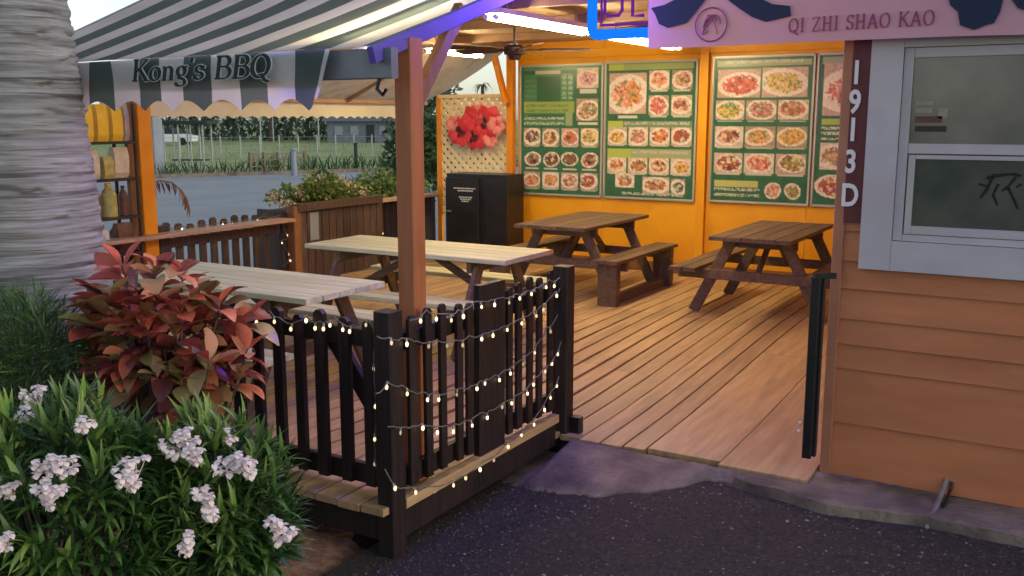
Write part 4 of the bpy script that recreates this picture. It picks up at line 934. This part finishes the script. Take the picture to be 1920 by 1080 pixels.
string_lights('bulb string along the far counter board', [(XB + .05, 5.0 + .27 * i, .765 + .012 * (i % 2)) for i in range(11)], step=.16)

# ============================================================ SHELF WITH PACKETS
RX = -7.52
ra = empty('shelf_rack', (RX, 5.55, 0), label='dark open shelf rack of packets beside the orange post', cat='shelf')
ry0, ry1 = 5.30, 5.83
tiers = [onX(205, yy, RX + .12).z for yy in (268, 338, 411, 480)]
for z in tiers + [.12]:
    mb = MB(); mb.bar((RX, ry0, z), (RX, ry1, z), .32, .022); obj('shelf', mb, 'shelf_dark', ra)
for yy in (ry0 + .012, ry1 - .012):
    for xx in (RX - .145, RX + .145):
        mb = MB(); mb.bar((xx, yy, 0), (xx, yy, tiers[0] + .34), .026, .026, up=(0, 1, 0)); obj('upright', mb, 'shelf_dark', ra)
def bottle(label, x, y, z, h, r, m, cap):
    o = empty('bottle', (x, y, z), label=label, cat='bottle', group='packets on the shelf rack')
    mb = MB(); prof = [(r * .92, 0), (r, .02 * h), (r, .66 * h), (r * .8, .76 * h), (r * .38, .86 * h), (r * .36, .93 * h)]
    for (r0, h0), (r1, h1) in zip(prof, prof[1:]): mb.cyl((x, y, z + h0), (x, y, z + h1), r0, r1, 14, caps=(h0 == 0))
    obj('body', mb, m, o); mb = MB(); mb.cyl((x, y, z + .93 * h), (x, y, z + h), r * .42, r * .40, 12); obj('cap', mb, cap, o)
def packet(label, x, y, z, w, d, h, m, lean=0.0):
    mb = MB(); n = 6; V = []
    for i in range(n + 1):
        t = i / n; b = min(1, .62 + 2.2 * t) * (1 - .5 * max(0, t - .75) / .25)
        for sx, sy in ((-1, -1), (1, -1), (1, 1), (-1, 1)): V.append((x + sx * d / 2 * b + lean * t * h, y + sy * w / 2 * (.94 + .06 * b), z + h * t))
    mb.add(V, [(4 * i + j, 4 * i + (j + 1) % 4, 4 * i + 4 + (j + 1) % 4, 4 * i + 4 + j) for i in range(n) for j in range(4)] + [(3, 2, 1, 0), tuple(range(4 * n, 4 * n + 4))])
    obj('packet', mb, m, None, (x, y, z), label=label, cat='packet', group='packets on the shelf rack')
zt0 = [t + .0125 for t in tiers]
for i, (yy, nm) in enumerate(((5.38, 'leftmost'), (5.53, 'middle'), (5.68, 'rightmost'))):
    packet('tall yellow packet on the top tier, %s of three' % nm, RX + .06, yy, zt0[0], .108, .10, .33 - .01 * i, 'yellow_pack')
packet('white packet on the top tier beside the yellow ones', RX + .05, 5.785, zt0[0], .045, .1, .33, 'white_pack')
packet('cream packet on the second tier next to the palm trunk', RX + .06, 5.40, zt0[1], .14, .1, .25, 'cream_pack')
packet('tan packet on the second tier near the orange post', RX + .05, 5.70, zt0[1], .15, .1, .27, 'cream_pack', .05)
packet('small olive packet between the cream and tan ones', RX + .09, 5.55, zt0[1], .10, .08, .19, 'olive_pack')
packet('dark brown packet on the third tier next to the palm trunk', RX + .05, 5.40, zt0[2], .12, .09, .25, 'brown_pack')
bottle('wide olive jar in the middle of the third tier', RX + .07, 5.56, zt0[2], .30, .07, 'olive_pack', 'yellow_pack')
bottle('slim dark bottle on the third tier near the orange post', RX + .06, 5.72, zt0[2], .27, .042, 'brown_pack', 'black_metal')
packet('pale packet on the lowest visible tier next to the trunk', RX + .07, 5.43, zt0[3], .15, .1, .22, 'white_pack')
packet('brownish packet on the lowest visible tier by the orange post', RX + .05, 5.70, zt0[3], .16, .1, .26, 'brown_pack')

# ============================================================ PLANTS
def leaf_mesh(name, L, W, droop, fold, m, n=5, tip=1.0, base=.25, oval=False):
    V = []; F = []
    for i in range(n + 1):
        t = i / n; w = W * .5 * (math.sin(math.pi * (base * .5 + (1 - base * .5) * t) ** tip) if i < n else .02)
        if oval: w = W * .5 * max(.03, math.sin(math.pi * t ** 1.25)) ** .75 if i < n else W * .05
        if i == 0: w = W * .06
        y = L * t * math.cos(droop * t); z = -L * t * math.sin(droop * t) * .9
        V += [(-w, y, z + fold * w), (0, y, z), (w, y, z + fold * w)]
    for i in range(n):
        for j in range(2): F.append((3 * i + j, 3 * i + j + 1, 3 * i + 4 + j, 3 * i + 3 + j))
    me = bpy.data.meshes.new(name); me.from_pydata(V, [], F); me.materials.append(M[m]); me.polygons.foreach_set('use_smooth', [True] * len(F)); me.update(); return me
def frame(d, roll):
    d = d.normalized(); up = Vector((0, 0, 1)) if abs(d.z) < .95 else Vector((1, 0, 0))
    x = d.cross(up).normalized(); z = x.cross(d); m = Matrix((x, d, z)).transposed()
    return m @ Matrix.Rotation(roll, 3, 'Y')
def put_leaf(parent, me, pos, d, sc_, roll=0.0, name='leaf'):
    o = link(name, me, parent); o.matrix_local = Matrix.Translation(pos - wloc(parent)) @ frame(d, roll).to_4x4() @ Matrix.Diagonal((sc_, sc_, sc_, 1)); return o
def mass_leaf(mb, me, pos, d, sc_, roll=0.0):
    m = frame(d, roll); mb.add([pos + m @ (v.co * sc_) for v in me.vertices], [tuple(p.vertices) for p in me.polygons], True)
def rdir(zmin=-1, zmax=1):
    z = rnd.uniform(zmin, zmax); a = rnd.uniform(0, 2 * math.pi); s = math.sqrt(1 - z * z); return Vector((s * math.cos(a), s * math.sin(a), z))

# --- big palm trunk, ringed grey bark
TY = 3.22; tcx = onY(150, 480, TY).x - .40
tr = empty('palm_tree', (tcx, TY, -.2), label='thick grey ringed palm trunk at the left edge', cat='tree')
mb = MB(); nz, nt = 340, 110; z0_, z1_ = -.32, 3.6
prof = [(-.32, .56), (0, .475), (.3, .425), (.6, .395), (1.0, .372), (1.5, .345), (2.0, .305), (2.5, .262), (3.0, .225), (3.6, .215)]
def pr_r(z):
    for a, b in zip(prof, prof[1:]):
        if a[0] <= z <= b[0]: return a[1] + (b[1] - a[1]) * (z - a[0]) / (b[0] - a[0])
    return prof[-1][1]
for i in range(nz + 1):
    z = z0_ + (z1_ - z0_) * i / nz
    for j in range(nt):
        a = 2 * math.pi * j / nt; ca_, sa_ = math.cos(a), math.sin(a)
        zz = z + .030 * h2(a * 2.2, z * 2) + .02 * h2(a * 5, z * 6, 3); ph = (zz / .088) % 1
        ridge = -.008 * math.exp(-((ph - .5) / .12) ** 2)
        z2 = z + .05 * h2(a * 1.7, z * 2.5, 9) + .025 * h2(a * 6, z * 5, 4); p2 = (z2 / .135) % 1; w2 = max(0, h2(a * 2.6, math.floor(z2 / .135) * 3.3, 6) * 3.2 - .1)
        ridge += (-.030 * math.exp(-((p2 - .5) / .06) ** 2) + .010 * math.exp(-((p2 - .68) / .09) ** 2)) * min(1.3, w2)
        r = pr_r(z) + ridge + .012 * (ph - .5) + .018 * h2(a * 3, z * 3, 8) + .003 * h2(a * 12, z * 14, 2)
        mb.v.append((tcx + r * ca_, TY + r * sa_, z))
for i in range(nz):
    for j in range(nt): mb.f.append((i * nt + j, i * nt + (j + 1) % nt, (i + 1) * nt + (j + 1) % nt, (i + 1) * nt + j)); mb.m.append(0); mb.sm.append(True)
obj('trunk', mb, 'trunk_bark', tr)
mb = MB(); mb.cyl((tcx, TY, 3.55), (tcx, TY, 5.4), .215, .19, 18); obj('upper_trunk', mb, 'trunk_bark', tr)
fl_ = leaf_mesh('frond_leaflet', .62, .05, .5, .3, 'hedge_dark', 4)
for k in range(16):
    a = 2 * math.pi * k / 16 + rnd.uniform(-.1, .1); el = rnd.uniform(.1, .9); L = rnd.uniform(2.2, 2.8); mb = MB(); spine = []
    for i in range(15):
        t = i / 14; spine.append(Vector((tcx + math.cos(a) * L * t * math.cos(el * (1 - t)), TY + math.sin(a) * L * t * math.cos(el * (1 - t)), 5.35 + L * .55 * math.sin(el) * t - 1.5 * t * t * (1.1 - el * .6))))
    mb.tube(spine, .03, 5, .006)
    for i in range(2, 15):
        d = (spine[i] - spine[i - 1]).normalized(); s = d.cross(Vector((0, 0, 1))).normalized()
        for sg in (-1, 1): mass_leaf(mb, fl_, spine[i], d * .55 + s * sg + Vector((0, 0, -.25)), rnd.uniform(.7, 1.05) * (1 - .4 * i / 14))
    obj('frond', mb, 'hedge_dark', tr)

# --- red croton in front of the railing
cc0 = onY(308, 632, 3.02)
cr0 = empty('croton_shrub', (cc0.x, cc0.y, -.2), label='red and orange broad-leaved shrub beside the palm trunk', cat='shrub')
cm = [leaf_mesh('croton_leaf', 1.0, .56, dr, fo, 'croton_leaf', 7, oval=True) for dr, fo in ((.2, .35), (.4, .25), (.65, .4), (.05, .5))]
stems = MB(); nleaf = 0
ros = []
for k in range(400):
    d = rdir(-.55, 1); d = Vector((d.x, d.y - .25, d.z)).normalized()
    p = Vector((cc0.x + d.x * .46 * rnd.uniform(.6, 1.1), cc0.y + d.y * .33 * rnd.uniform(.6, 1.1), cc0.z - .04 + d.z * .38 * rnd.uniform(.6, 1.1)))
    if all((p - q).length > .12 for q, _ in ros): ros.append((p, d))
    if len(ros) >= 36: break
for p, d in ros:
    base = Vector((cc0.x + rnd.uniform(-.12, .12), cc0.y + rnd.uniform(-.08, .08), -.2))
    ax = (d * .45 + Vector((0, -.12, .9))).normalized()
    stems.tube([base, base.lerp(p, .5) + Vector((0, 0, -.05)), p - ax * .05, p + ax * .02], .007, 5, .004)
    n = rnd.choice((5, 6, 7)); ph = rnd.uniform(0, 6.28); x_ = ax.orthogonal().normalized(); y_ = ax.cross(x_)
    for i in range(n):
        a = ph + i * 2.4; el = .30 + 1.0 * i / n
        dd = (x_ * math.cos(a) + y_ * math.sin(a)) * math.cos(el * .9) + ax * math.sin(el)
        put_leaf(cr0, rnd.choice(cm), p + ax * (.012 * i - .05), dd, rnd.uniform(.115, .20) * (1.1 - .35 * i / n), rnd.uniform(-.4, .4)); nleaf += 1
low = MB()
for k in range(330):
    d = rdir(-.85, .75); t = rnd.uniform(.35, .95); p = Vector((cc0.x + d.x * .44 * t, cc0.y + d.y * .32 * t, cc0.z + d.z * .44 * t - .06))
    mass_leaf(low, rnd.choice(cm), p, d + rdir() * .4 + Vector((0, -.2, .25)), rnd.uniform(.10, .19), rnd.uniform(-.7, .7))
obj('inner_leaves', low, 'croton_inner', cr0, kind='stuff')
obj('stem', stems, 'bark', cr0)

# --- oleanders with pale flowers
om = [leaf_mesh('oleander_leaf', 1.0, .205, dr, .35, 'oleander_leaf', 4, .8, .5) for dr in (.1, .35, .7)]
pm = [leaf_mesh('petal', 1.0, .95, .7, .2, 'white_petal', 4, oval=True)]
def flower_cluster(parent, c, d, n, s):
    cl_ = empty('flower_cluster', (0, 0, 0)); cl_.parent = parent; cl_.location = c - wloc(parent); del_ = []
    for i in range(n):
        q = (d + rdir() * .9).normalized(); p = c + q * s * 1.7 * rnd.uniform(.3, 1.0); ax = (q + d * .4 + Vector((0, -.25, .1))).normalized()
        x_ = ax.orthogonal().normalized(); y_ = ax.cross(x_); mb = MB(); a0 = rnd.uniform(0, 1)
        for k in range(5):
            a = a0 + k * 2 * math.pi / 5; mass_leaf(mb, pm[0], p, (x_ * math.cos(a) + y_ * math.sin(a)) + ax * .35, .0225 * rnd.uniform(.7, 1.2))
        mb.tube([c - d * s * .6, p], .0016, 4); obj('blossom', mb, 'white_petal', cl_)
def oleander(label, c, rx, ry, rz, nshoot, flowers, own=46, leafL=.142):
    root = empty('oleander_bush', (c.x, c.y, -.22), label=label, cat='shrub', group='flowering oleander bushes')
    mass = MB(); st = MB(); cnt = 0
    sh = []
    for k in range(nshoot):
        d = rdir(-.35, 1); t = rnd.uniform(.55, 1.0) ** .5
        p = Vector((c.x + d.x * rx * t, c.y + d.y * ry * t, c.z + d.z * rz * t)); sh.append((p, d, t))
    sh.sort(key=lambda s: s[0].y - s[0].z * .8 - s[2])
    for k, (p, d, t) in enumerate(sh):
        ax = (d * .75 + Vector((0, -.1, .8)) + rdir() * .22).normalized(); x_ = ax.orthogonal().normalized(); y_ = ax.cross(x_)
        base = Vector((c.x + rnd.uniform(-.1, .1), c.y + rnd.uniform(-.1, .1), -.2)); st.tube([base, base.lerp(p, .6) - Vector((0, 0, .03)), p], .006, 4, .003)
        nw = 7
        for w in range(nw):
            ph = w * 1.05 + k; q = p - ax * (.024 * (nw - 1 - w)); open_ = .30 + .75 * (1 - w / (nw - 1))
            for i in range(3):
                a = ph + i * 2.094; dd = (x_ * math.cos(a) + y_ * math.sin(a)) * math.sin(open_) + ax * math.cos(open_)
                s = leafL * rnd.uniform(.75, 1.1) * (.62 + .38 * math.sin(math.pi * (.25 + .6 * (1 - w / nw))))
                if k < own and w >= nw - 2: put_leaf(root, rnd.choice(om), q, dd, s, rnd.uniform(-.3, .3)); cnt += 1
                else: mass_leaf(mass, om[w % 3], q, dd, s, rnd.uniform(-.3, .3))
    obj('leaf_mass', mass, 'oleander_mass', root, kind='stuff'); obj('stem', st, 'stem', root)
    for (x, y, n, s, Y) in flowers:
        Y -= .10
        q = onY(x, y, Y); flower_cluster(root, q, (Vector((0, -.5, .6)) + (q - c).normalized() * .5).normalized(), int(n * 1.7), s)
cA = onY(120, 968, 2.12); cB = onY(398, 985, 2.50)
oleander('oleander bush with pale flowers at the lower left corner', cA, .48, .36, .47, 120,
         [(70, 752, 9, .040, 2.25), (18, 925, 7, .035, 1.95), (98, 930, 10, .042, 1.9), (250, 897, 11, .044, 1.92), (85, 880, 6, .034, 2.0), (8, 1025, 7, .036, 1.8), (48, 785, 5, .03, 2.15), (130, 876, 6, .034, 1.98), (160, 800, 4, .03, 2.1)], 48)
oleander('oleander bush with pale flowers against the deck corner', cB, .345, .32, .44, 95,
         [(345, 838, 12, .050, 2.42), (428, 832, 7, .035, 2.55), (440, 880, 10, .042, 2.3), (388, 935, 7, .032, 2.2), (358, 1015, 7, .032, 2.1), (540, 1003, 7, .038, 2.4), (395, 968, 5, .026, 2.2), (470, 885, 6, .03, 2.3), (368, 858, 8, .04, 2.36), (520, 985, 4, .026, 2.35)], 46)
# --- feathery green bush at the foot of the palm
gm = leaf_mesh('grassy_leaf', 1.0, .07, .5, .3, 'grassy_leaf', 3)
def blade_bush(label, c, rx, ry, rz, n, L, m='grassy_leaf', name='feathery_bush', base_z=-.22):
    root = empty(name, (c.x, c.y, base_z), label=label, cat='shrub'); mb = MB(); st = MB()
    for k in range(n):
        d = rdir(-.4, 1); t = rnd.random() ** .4; p = Vector((c.x + d.x * rx * t, c.y + d.y * ry * t, c.z + d.z * rz * t))
        mass_leaf(mb, gm, p, d + Vector((0, 0, .5)) + rdir() * .5, L * rnd.uniform(.6, 1.2), rnd.uniform(-1, 1))
        if k % 22 == 0: st.tube([(c.x + rnd.uniform(-.08, .08), c.y, base_z), p], .005, 4, .002)
    obj('foliage', mb, m, root, kind='stuff'); obj('stem', st, 'stem', root); return root
blade_bush('feathery green bush at the foot of the palm trunk', onY(60, 690, 2.72), .42, .22, .36, 2600, .12)

# --- leafy masses for planter, hedge and far trees
lm = leaf_mesh('small_leaf', 1.0, .5, .4, .3, 'hedge_leaf', 2)
def leafy(mb, c, rx, ry, rz, n, L, up=.3, clump=.0):
    cs = [Vector((c.x + d.x * rx * .8, c.y + d.y * ry * .8, c.z + d.z * rz * .8)) for d in (rdir(-.4, 1) * rnd.random() ** .4 for _ in range(26))]
    for k in range(n):
        if clump: q = rnd.choice(cs); d = rdir(); p = q + Vector((d.x * rx, d.y * ry, d.z * rz)) * clump * rnd.random() ** .5
        else: d = rdir(-.3, 1); t = rnd.random() ** .4; p = Vector((c.x + d.x * rx * t, c.y + d.y * ry * t, c.z + d.z * rz * t))
        mass_leaf(mb, lm, p, d + Vector((0, 0, up)) + rdir() * .6, L * rnd.uniform(.6, 1.3), rnd.uniform(-2, 2))
def shrub(label, c, rx, ry, rz, n, L, m='hedge_leaf', bloom=None, zb=.7, nm='planter_shrub', clump=.4, group=None):
    root = empty(nm, (c[0], c[1], zb), label=label, cat='shrub', group=group); c = Vector(c); mb = MB(); leafy(mb, c, rx, ry, rz, n, L, clump=clump); obj('foliage', mb, m, root, kind='stuff')
    st = MB()
    for k in range(9): d = rdir(.2, 1); st.tube([(c.x + rnd.uniform(-.05, .05), c.y + rnd.uniform(-.1, .1), zb), (c.x + d.x * rx * .7, c.y + d.y * ry * .7, c.z + d.z * rz * .7)], .007, 4, .003)
    obj('stem', st, 'bark', root)
    if bloom:
        mb = MB()
        for bx, by, bz_, s, k in bloom:
            for i in range(k): mass_leaf(mb, lm, Vector((bx, by, bz_)) + rdir() * s * rnd.random() ** .5, rdir(), rnd.uniform(.03, .05), 0)
        obj('blossom_mass', mb, 'blossom', root, kind='stuff')
    return root
def B(x, y, X=-7.45): q = onX(x, y, X); return q.x, q.y, q.z
shrub('green shrub with cream blossoms spilling over the planter box', (-7.68, 8.55, .93), .28, .72, .22, 2400, .075, 'hedge_leaf',
      [(*B(515, 372), .10, 80), (*B(540, 385), .08, 60), (*B(560, 362), .08, 40), (*B(655, 348), .08, 50), (*B(678, 362), .09, 70), (*B(700, 375), .06, 40), (*B(600, 335), .06, 24), (*B(640, 332), .06, 20)])
shrub('dense mid-green hedge behind the far railing cap', (-8.15, 10.3, .72), .42, .95, .42, 2600, .08, 'hedge_leaf', None, -.3, 'hedge')
shrub('dark tall shrub beyond the lattice, right of the roof post', (-9.7, 13.2, .9), .55, .8, 1.25, 2400, .12, 'hedge_dark', None, -.3, 'tall_shrub')
# drooping dry frond over the street railing
dp = [onX(x, y, -8.1) for x, y in ((282, 345), (300, 338), (322, 342), (340, 356), (350, 372), (356, 392))]
dl = empty('dry_frond', dp[0], label='drooping dry brown frond over the street railing', cat='plant')
mb = MB(); mb.tube([(-8.1, dp[0].y - .1, -.3), dp[0] - Vector((0, .05, .25)), *dp], .012, 5, .004); obj('stalk', mb, 'dry_leaf', dl)
dlm = leaf_mesh('dry_blade', 1.0, .16, .3, .3, 'dry_leaf', 3)
mb = MB()
for i in range(1, len(dp)):
    for k in range(5): mass_leaf(mb, dlm, dp[i - 1].lerp(dp[i], k / 5), (dp[i] - dp[i - 1]).normalized() * .6 + Vector((rnd.uniform(-.3, .3), rnd.uniform(-.3, .3), -.8)), rnd.uniform(.10, .18))
obj('leaf_blades', mb, 'dry_leaf', dl)

# ============================================================ FAR SIDE OF THE ROAD
def far(px, py, z=-.36): return onZ(px, py, z)
def tree(name, label, base, h, rx, rz, n, L, m='far_leaf', group=None, trunk_r=.2):
    root = empty(name, base, label=label, cat='tree', group=group); base = Vector(base); c = base + Vector((0, 0, h - rz * .9))
    mb = MB(); mb.cyl(base, base + Vector((.1, 0, h * .55)), trunk_r, trunk_r * .6, 8)
    for k in range(6): d = rdir(.2, .9); mb.cyl(base + Vector((0, 0, h * (.3 + .05 * k))), c + Vector((d.x * rx * .7, d.y * rx * .7, d.z * rz * .5)), trunk_r * .45, trunk_r * .12, 5)
    obj('trunk', mb, 'bark', root); mb = MB(); leafy(mb, c, rx, rx, rz, n, L, clump=.42); obj('crown', mb, m, root)
labels = ['dark tree in the far treeline behind the field, %s' % s for s in ('farthest left above the grey pillar', 'second from the left', 'third from the left', 'behind the pale poles', 'left of the wooden gate', 'right of the wooden gate', 'behind the low grey house', 'right end by the roof post')]
for i, lb in enumerate(labels):
    px_ = 285 + i * 72 + rnd.uniform(-12, 12); b = far(px_, 262 + rnd.uniform(-3, 4)); tree('far_tree', lb, b, rnd.uniform(5.5, 8.5), rnd.uniform(3.2, 4.4), rnd.uniform(2.6, 3.6), 900, .75, group='far treeline')
mb = MB()
for k in range(2600):
    q = far(rnd.uniform(200, 900), rnd.uniform(254, 264)); mass_leaf(mb, lm, q + Vector((0, 0, rnd.uniform(0, 2.6))), rdir(), rnd.uniform(.6, 1.2))
obj('far_undergrowth', mb, 'far_leaf', kind='stuff', label='continuous dark undergrowth below the far treeline')
# left tree against the sky
tree('street_tree', 'leafy tree showing dark against the sky above the awning corner', (-19, 11.2, -.36), 6.6, 2.3, 1.9, 1700, .28, 'hedge_dark', trunk_r=.16)
# far palm seen above the lattice
pb_ = onY(905, 176, 46); fp = empty('far_palm', (pb_.x, 46, -.36), label='small distant palm seen above the lattice screen', cat='tree')
ph_ = onY(905, 160, 46).z
mb = MB(); mb.cyl((pb_.x, 46, -.36), (pb_.x, 46, ph_), .16, .10, 8); obj('trunk', mb, 'bark', fp)
mb = MB(); frl = leaf_mesh('far_frond', 1.0, .16, 1.2, .3, 'far_leaf', 4)
for k in range(16): mass_leaf(mb, frl, Vector((pb_.x, 46, ph_)), rdir(-.1, .8), rnd.uniform(.5, .85))
obj('crown', mb, 'far_leaf', fp)
# grey pillar by the kerb
q = far(294, 329); gp = empty('grey_pillar', q, label='blue-grey square pillar at the far kerb beside the orange post', cat='pillar')
mb = MB(); mb.bar(q, q + Vector((0, 0, 2.25)), .46, .46, up=(0, 1, 0), c=.03); obj('shaft', mb, 'far_grey', gp)
mb = MB(); mb.bar(q + Vector((0, 0, 2.25)), q + Vector((0, 0, 2.36)), .56, .56, up=(0, 1, 0), c=.02); obj('cap', mb, 'far_grey', gp)
mb = MB(); mb.bar(q, q + Vector((0, 0, .14)), .58, .58, up=(0, 1, 0), c=.02); obj('plinth', mb, 'far_grey', gp)
# small open shelter with pale posts
sq = far(345, 322); e = Vector((.86, .5, 0)).normalized(); nn = Vector((-e.y, e.x, 0))
sh_ = empty('bus_shelter', sq, label='small open shelter with pale thin posts across the road', cat='shelter')
for u in (-.75, -.15, .35, .85):
    for v in (0, 1.1):
        p = sq + e * u + nn * v; mb = MB(); mb.cyl(p, p + Vector((0, 0, 1.95)), .035, n=8); obj('post', mb, 'far_pale', sh_)
a_, b_ = sq + e * -1.0 + nn * .55 + Vector((0, 0, 2.0)), sq + e * 1.1 + nn * .55 + Vector((0, 0, 2.0))
mb = MB(); mb.bar(a_, b_, 1.5, .14, c=.02); obj('roof', mb, 'far_dark', sh_)
mb = MB(); mb.bar(sq + e * -.7 + nn * .8 + Vector((0, 0, .45)), sq + e * .8 + nn * .8 + Vector((0, 0, .45)), .35, .05); obj('bench', mb, 'far_dark', sh_)
# field fence: rust-coloured posts and rails
g0, g1 = far(470, 327), far(572, 323); ff = empty('field_gate', (g0 + g1) / 2, label='rusty brown field gate and rails beyond the road', cat='gate')
for t in np.linspace(0, 1, 5):
    p = g0.lerp(g1, t); mb = MB(); mb.bar(p, p + Vector((0, 0, .85)), .09, .09, up=(0, 1, 0)); obj('post', mb, 'far_rust', ff)
for z in (.3, .55, .78):
    mb = MB(); mb.bar(g0 + Vector((0, 0, z)), g1 + Vector((0, 0, z)), .05, .06); obj('rail', mb, 'far_rust', ff)
for (x, yb, yt, m, lb, w) in ((490, 285, 222, 'far_pale', 'thin pale pole standing in the field above the gate', .09), (552, 330, 283, 'far_grey', 'short grey post at the kerb right of the field gate', .22), (668, 318, 272, 'far_dark', 'short dark post in the grass right of the planter shrub', .16), (513, 268, 222, 'far_pale', 'thin pale pole second from the field gate', .10), (598, 275, 222, 'far_pale', 'thin pale pole in front of the far low house', .10)):
    b = far(x, yb); d = (b - CAM).length; hgt = (yb - yt) * d / F_PX; o = empty('field_pole', b, label=lb, cat='pole')
    mb = MB(); mb.cyl(b, b + Vector((0, 0, hgt)), w / 2, w / 2 * .9, 10); obj('shaft', mb, m, o); mb = MB(); mb.cyl(b + Vector((0, 0, hgt)), b + Vector((0, 0, hgt + .06)), w * .7, w * .5, 10); obj('cap', mb, m, o)
w0, w1 = far(300, 300), far(860, 292); wf = empty('wire_fence', w0, label='thin wire fence with slim posts across the field', cat='fence')
for t in np.linspace(0, 1, 17):
    p = w0.lerp(w1, t); mb = MB(); mb.cyl(p, p + Vector((0, 0, 1.25)), .04, n=6); obj('post', mb, 'far_pale', wf)
for z in (.35, .75, 1.15):
    mb = MB(); mb.cyl(w0 + Vector((0, 0, z)), w1 + Vector((0, 0, z)), .012, n=4); obj('wire', mb, 'far_grey', wf)
# low grey house behind the field
h0 = far(690, 268); hs = empty('far_house', h0, label='low grey house far behind the field, left of the roof post', cat='house')
hx = _r.copy(); hy = _f.copy()
def hbox(name, x0, x1, y0, y1, z0, z1, m):
    V = [h0 + hx * x + hy * y + Vector((0, 0, z)) for z in (z0, z1) for y in (y0, y1) for x in (x0, x1)]; mb = MB(); mb.add(V, [(0, 2, 3, 1), (4, 5, 7, 6), (0, 1, 5, 4), (2, 6, 7, 3), (0, 4, 6, 2), (1, 3, 7, 5)]); return obj(name, mb, m, hs)
hbox('wall', -3.6, 3.6, 0, 5, 0, 1.9, 'house_wall')
V = [h0 + hx * x + hy * y + Vector((0, 0, z)) for x in (-4, 4) for y, z in ((-.5, 1.9), (2.5, 3.1), (5.5, 1.9))]; mb = MB(); mb.add(V, [(0, 3, 4, 1), (1, 4, 5, 2), (0, 1, 2), (5, 4, 3), (0, 2, 5, 3)]); obj('roof', mb, 'house_roof', hs)
for x in (-2.6, -1.2, 1.4, 2.7): hbox('window', x - .35, x + .35, -.06, -.01, .7, 1.5, 'far_grey')
hbox('door', -.1, .6, -.06, -.01, 0, 1.6, 'far_dark')
mb = MB()
for k in range(2600):
    t = rnd.uniform(-14, 34); d = -abs(rnd.gauss(.9, .8)) - .25; q = road_pt(t, d); mass_leaf(mb, gm, Vector((q.x, q.y, -.36)), Vector((rnd.uniform(-.5, .5), rnd.uniform(-.5, .5), 1)), rnd.uniform(.25, .75) * (.5 + .8 * max(0, .5 + h2(t * .5, 1))), rnd.uniform(-3, 3))
obj('verge_weeds', mb, 'hedge_dark', kind='stuff', label='rough dark weeds along the far kerb')
mb = MB()
for k in range(5200):
    t = rnd.uniform(-25, 60); d = -3 - rnd.random() ** .7 * 42; q = road_pt(t, d)
    if h2(q.x * .25, q.y * .25, 4) < -.05: continue
    mass_leaf(mb, gm, Vector((q.x, q.y, -.37)), Vector((rnd.uniform(-.6, .6), rnd.uniform(-.6, .6), 1)), rnd.uniform(.25, .55), rnd.uniform(-3, 3))
obj('field_grass', mb, 'hedge_leaf', kind='stuff', label='taller grass tufts over the field')
# parked car beside the shelter, far
cq = far(318, 272); cr1 = empty('parked_car', cq, label='tiny white car far behind the shelter', cat='car')
def cpoly(name, pts, w0, w1, m): 
    mb = MB(); mb.poly([cq + hx * x + Vector((0, 0, z)) + hy * w0 for x, z in pts], hy * (w1 - w0)); obj(name, mb, m, cr1)
cpoly('body', [(-2.1, .3), (2.1, .3), (2.15, .75), (1.3, .9), (-1.9, .92), (-2.15, .7)], -.85, .85, 'car_white')
cpoly('cabin', [(-1.5, .92), (.9, .9), (.3, 1.4), (-1.2, 1.42)], -.75, .75, 'far_dark')
for x in (-1.35, 1.35):
    for y in (-.9, .72):
        mb = MB(); c = cq + hx * x + hy * y + Vector((0, 0, .32)); mb.cyl(c, c + hy * .18, .32, n=14); obj('wheel', mb, 'black_metal', cr1)
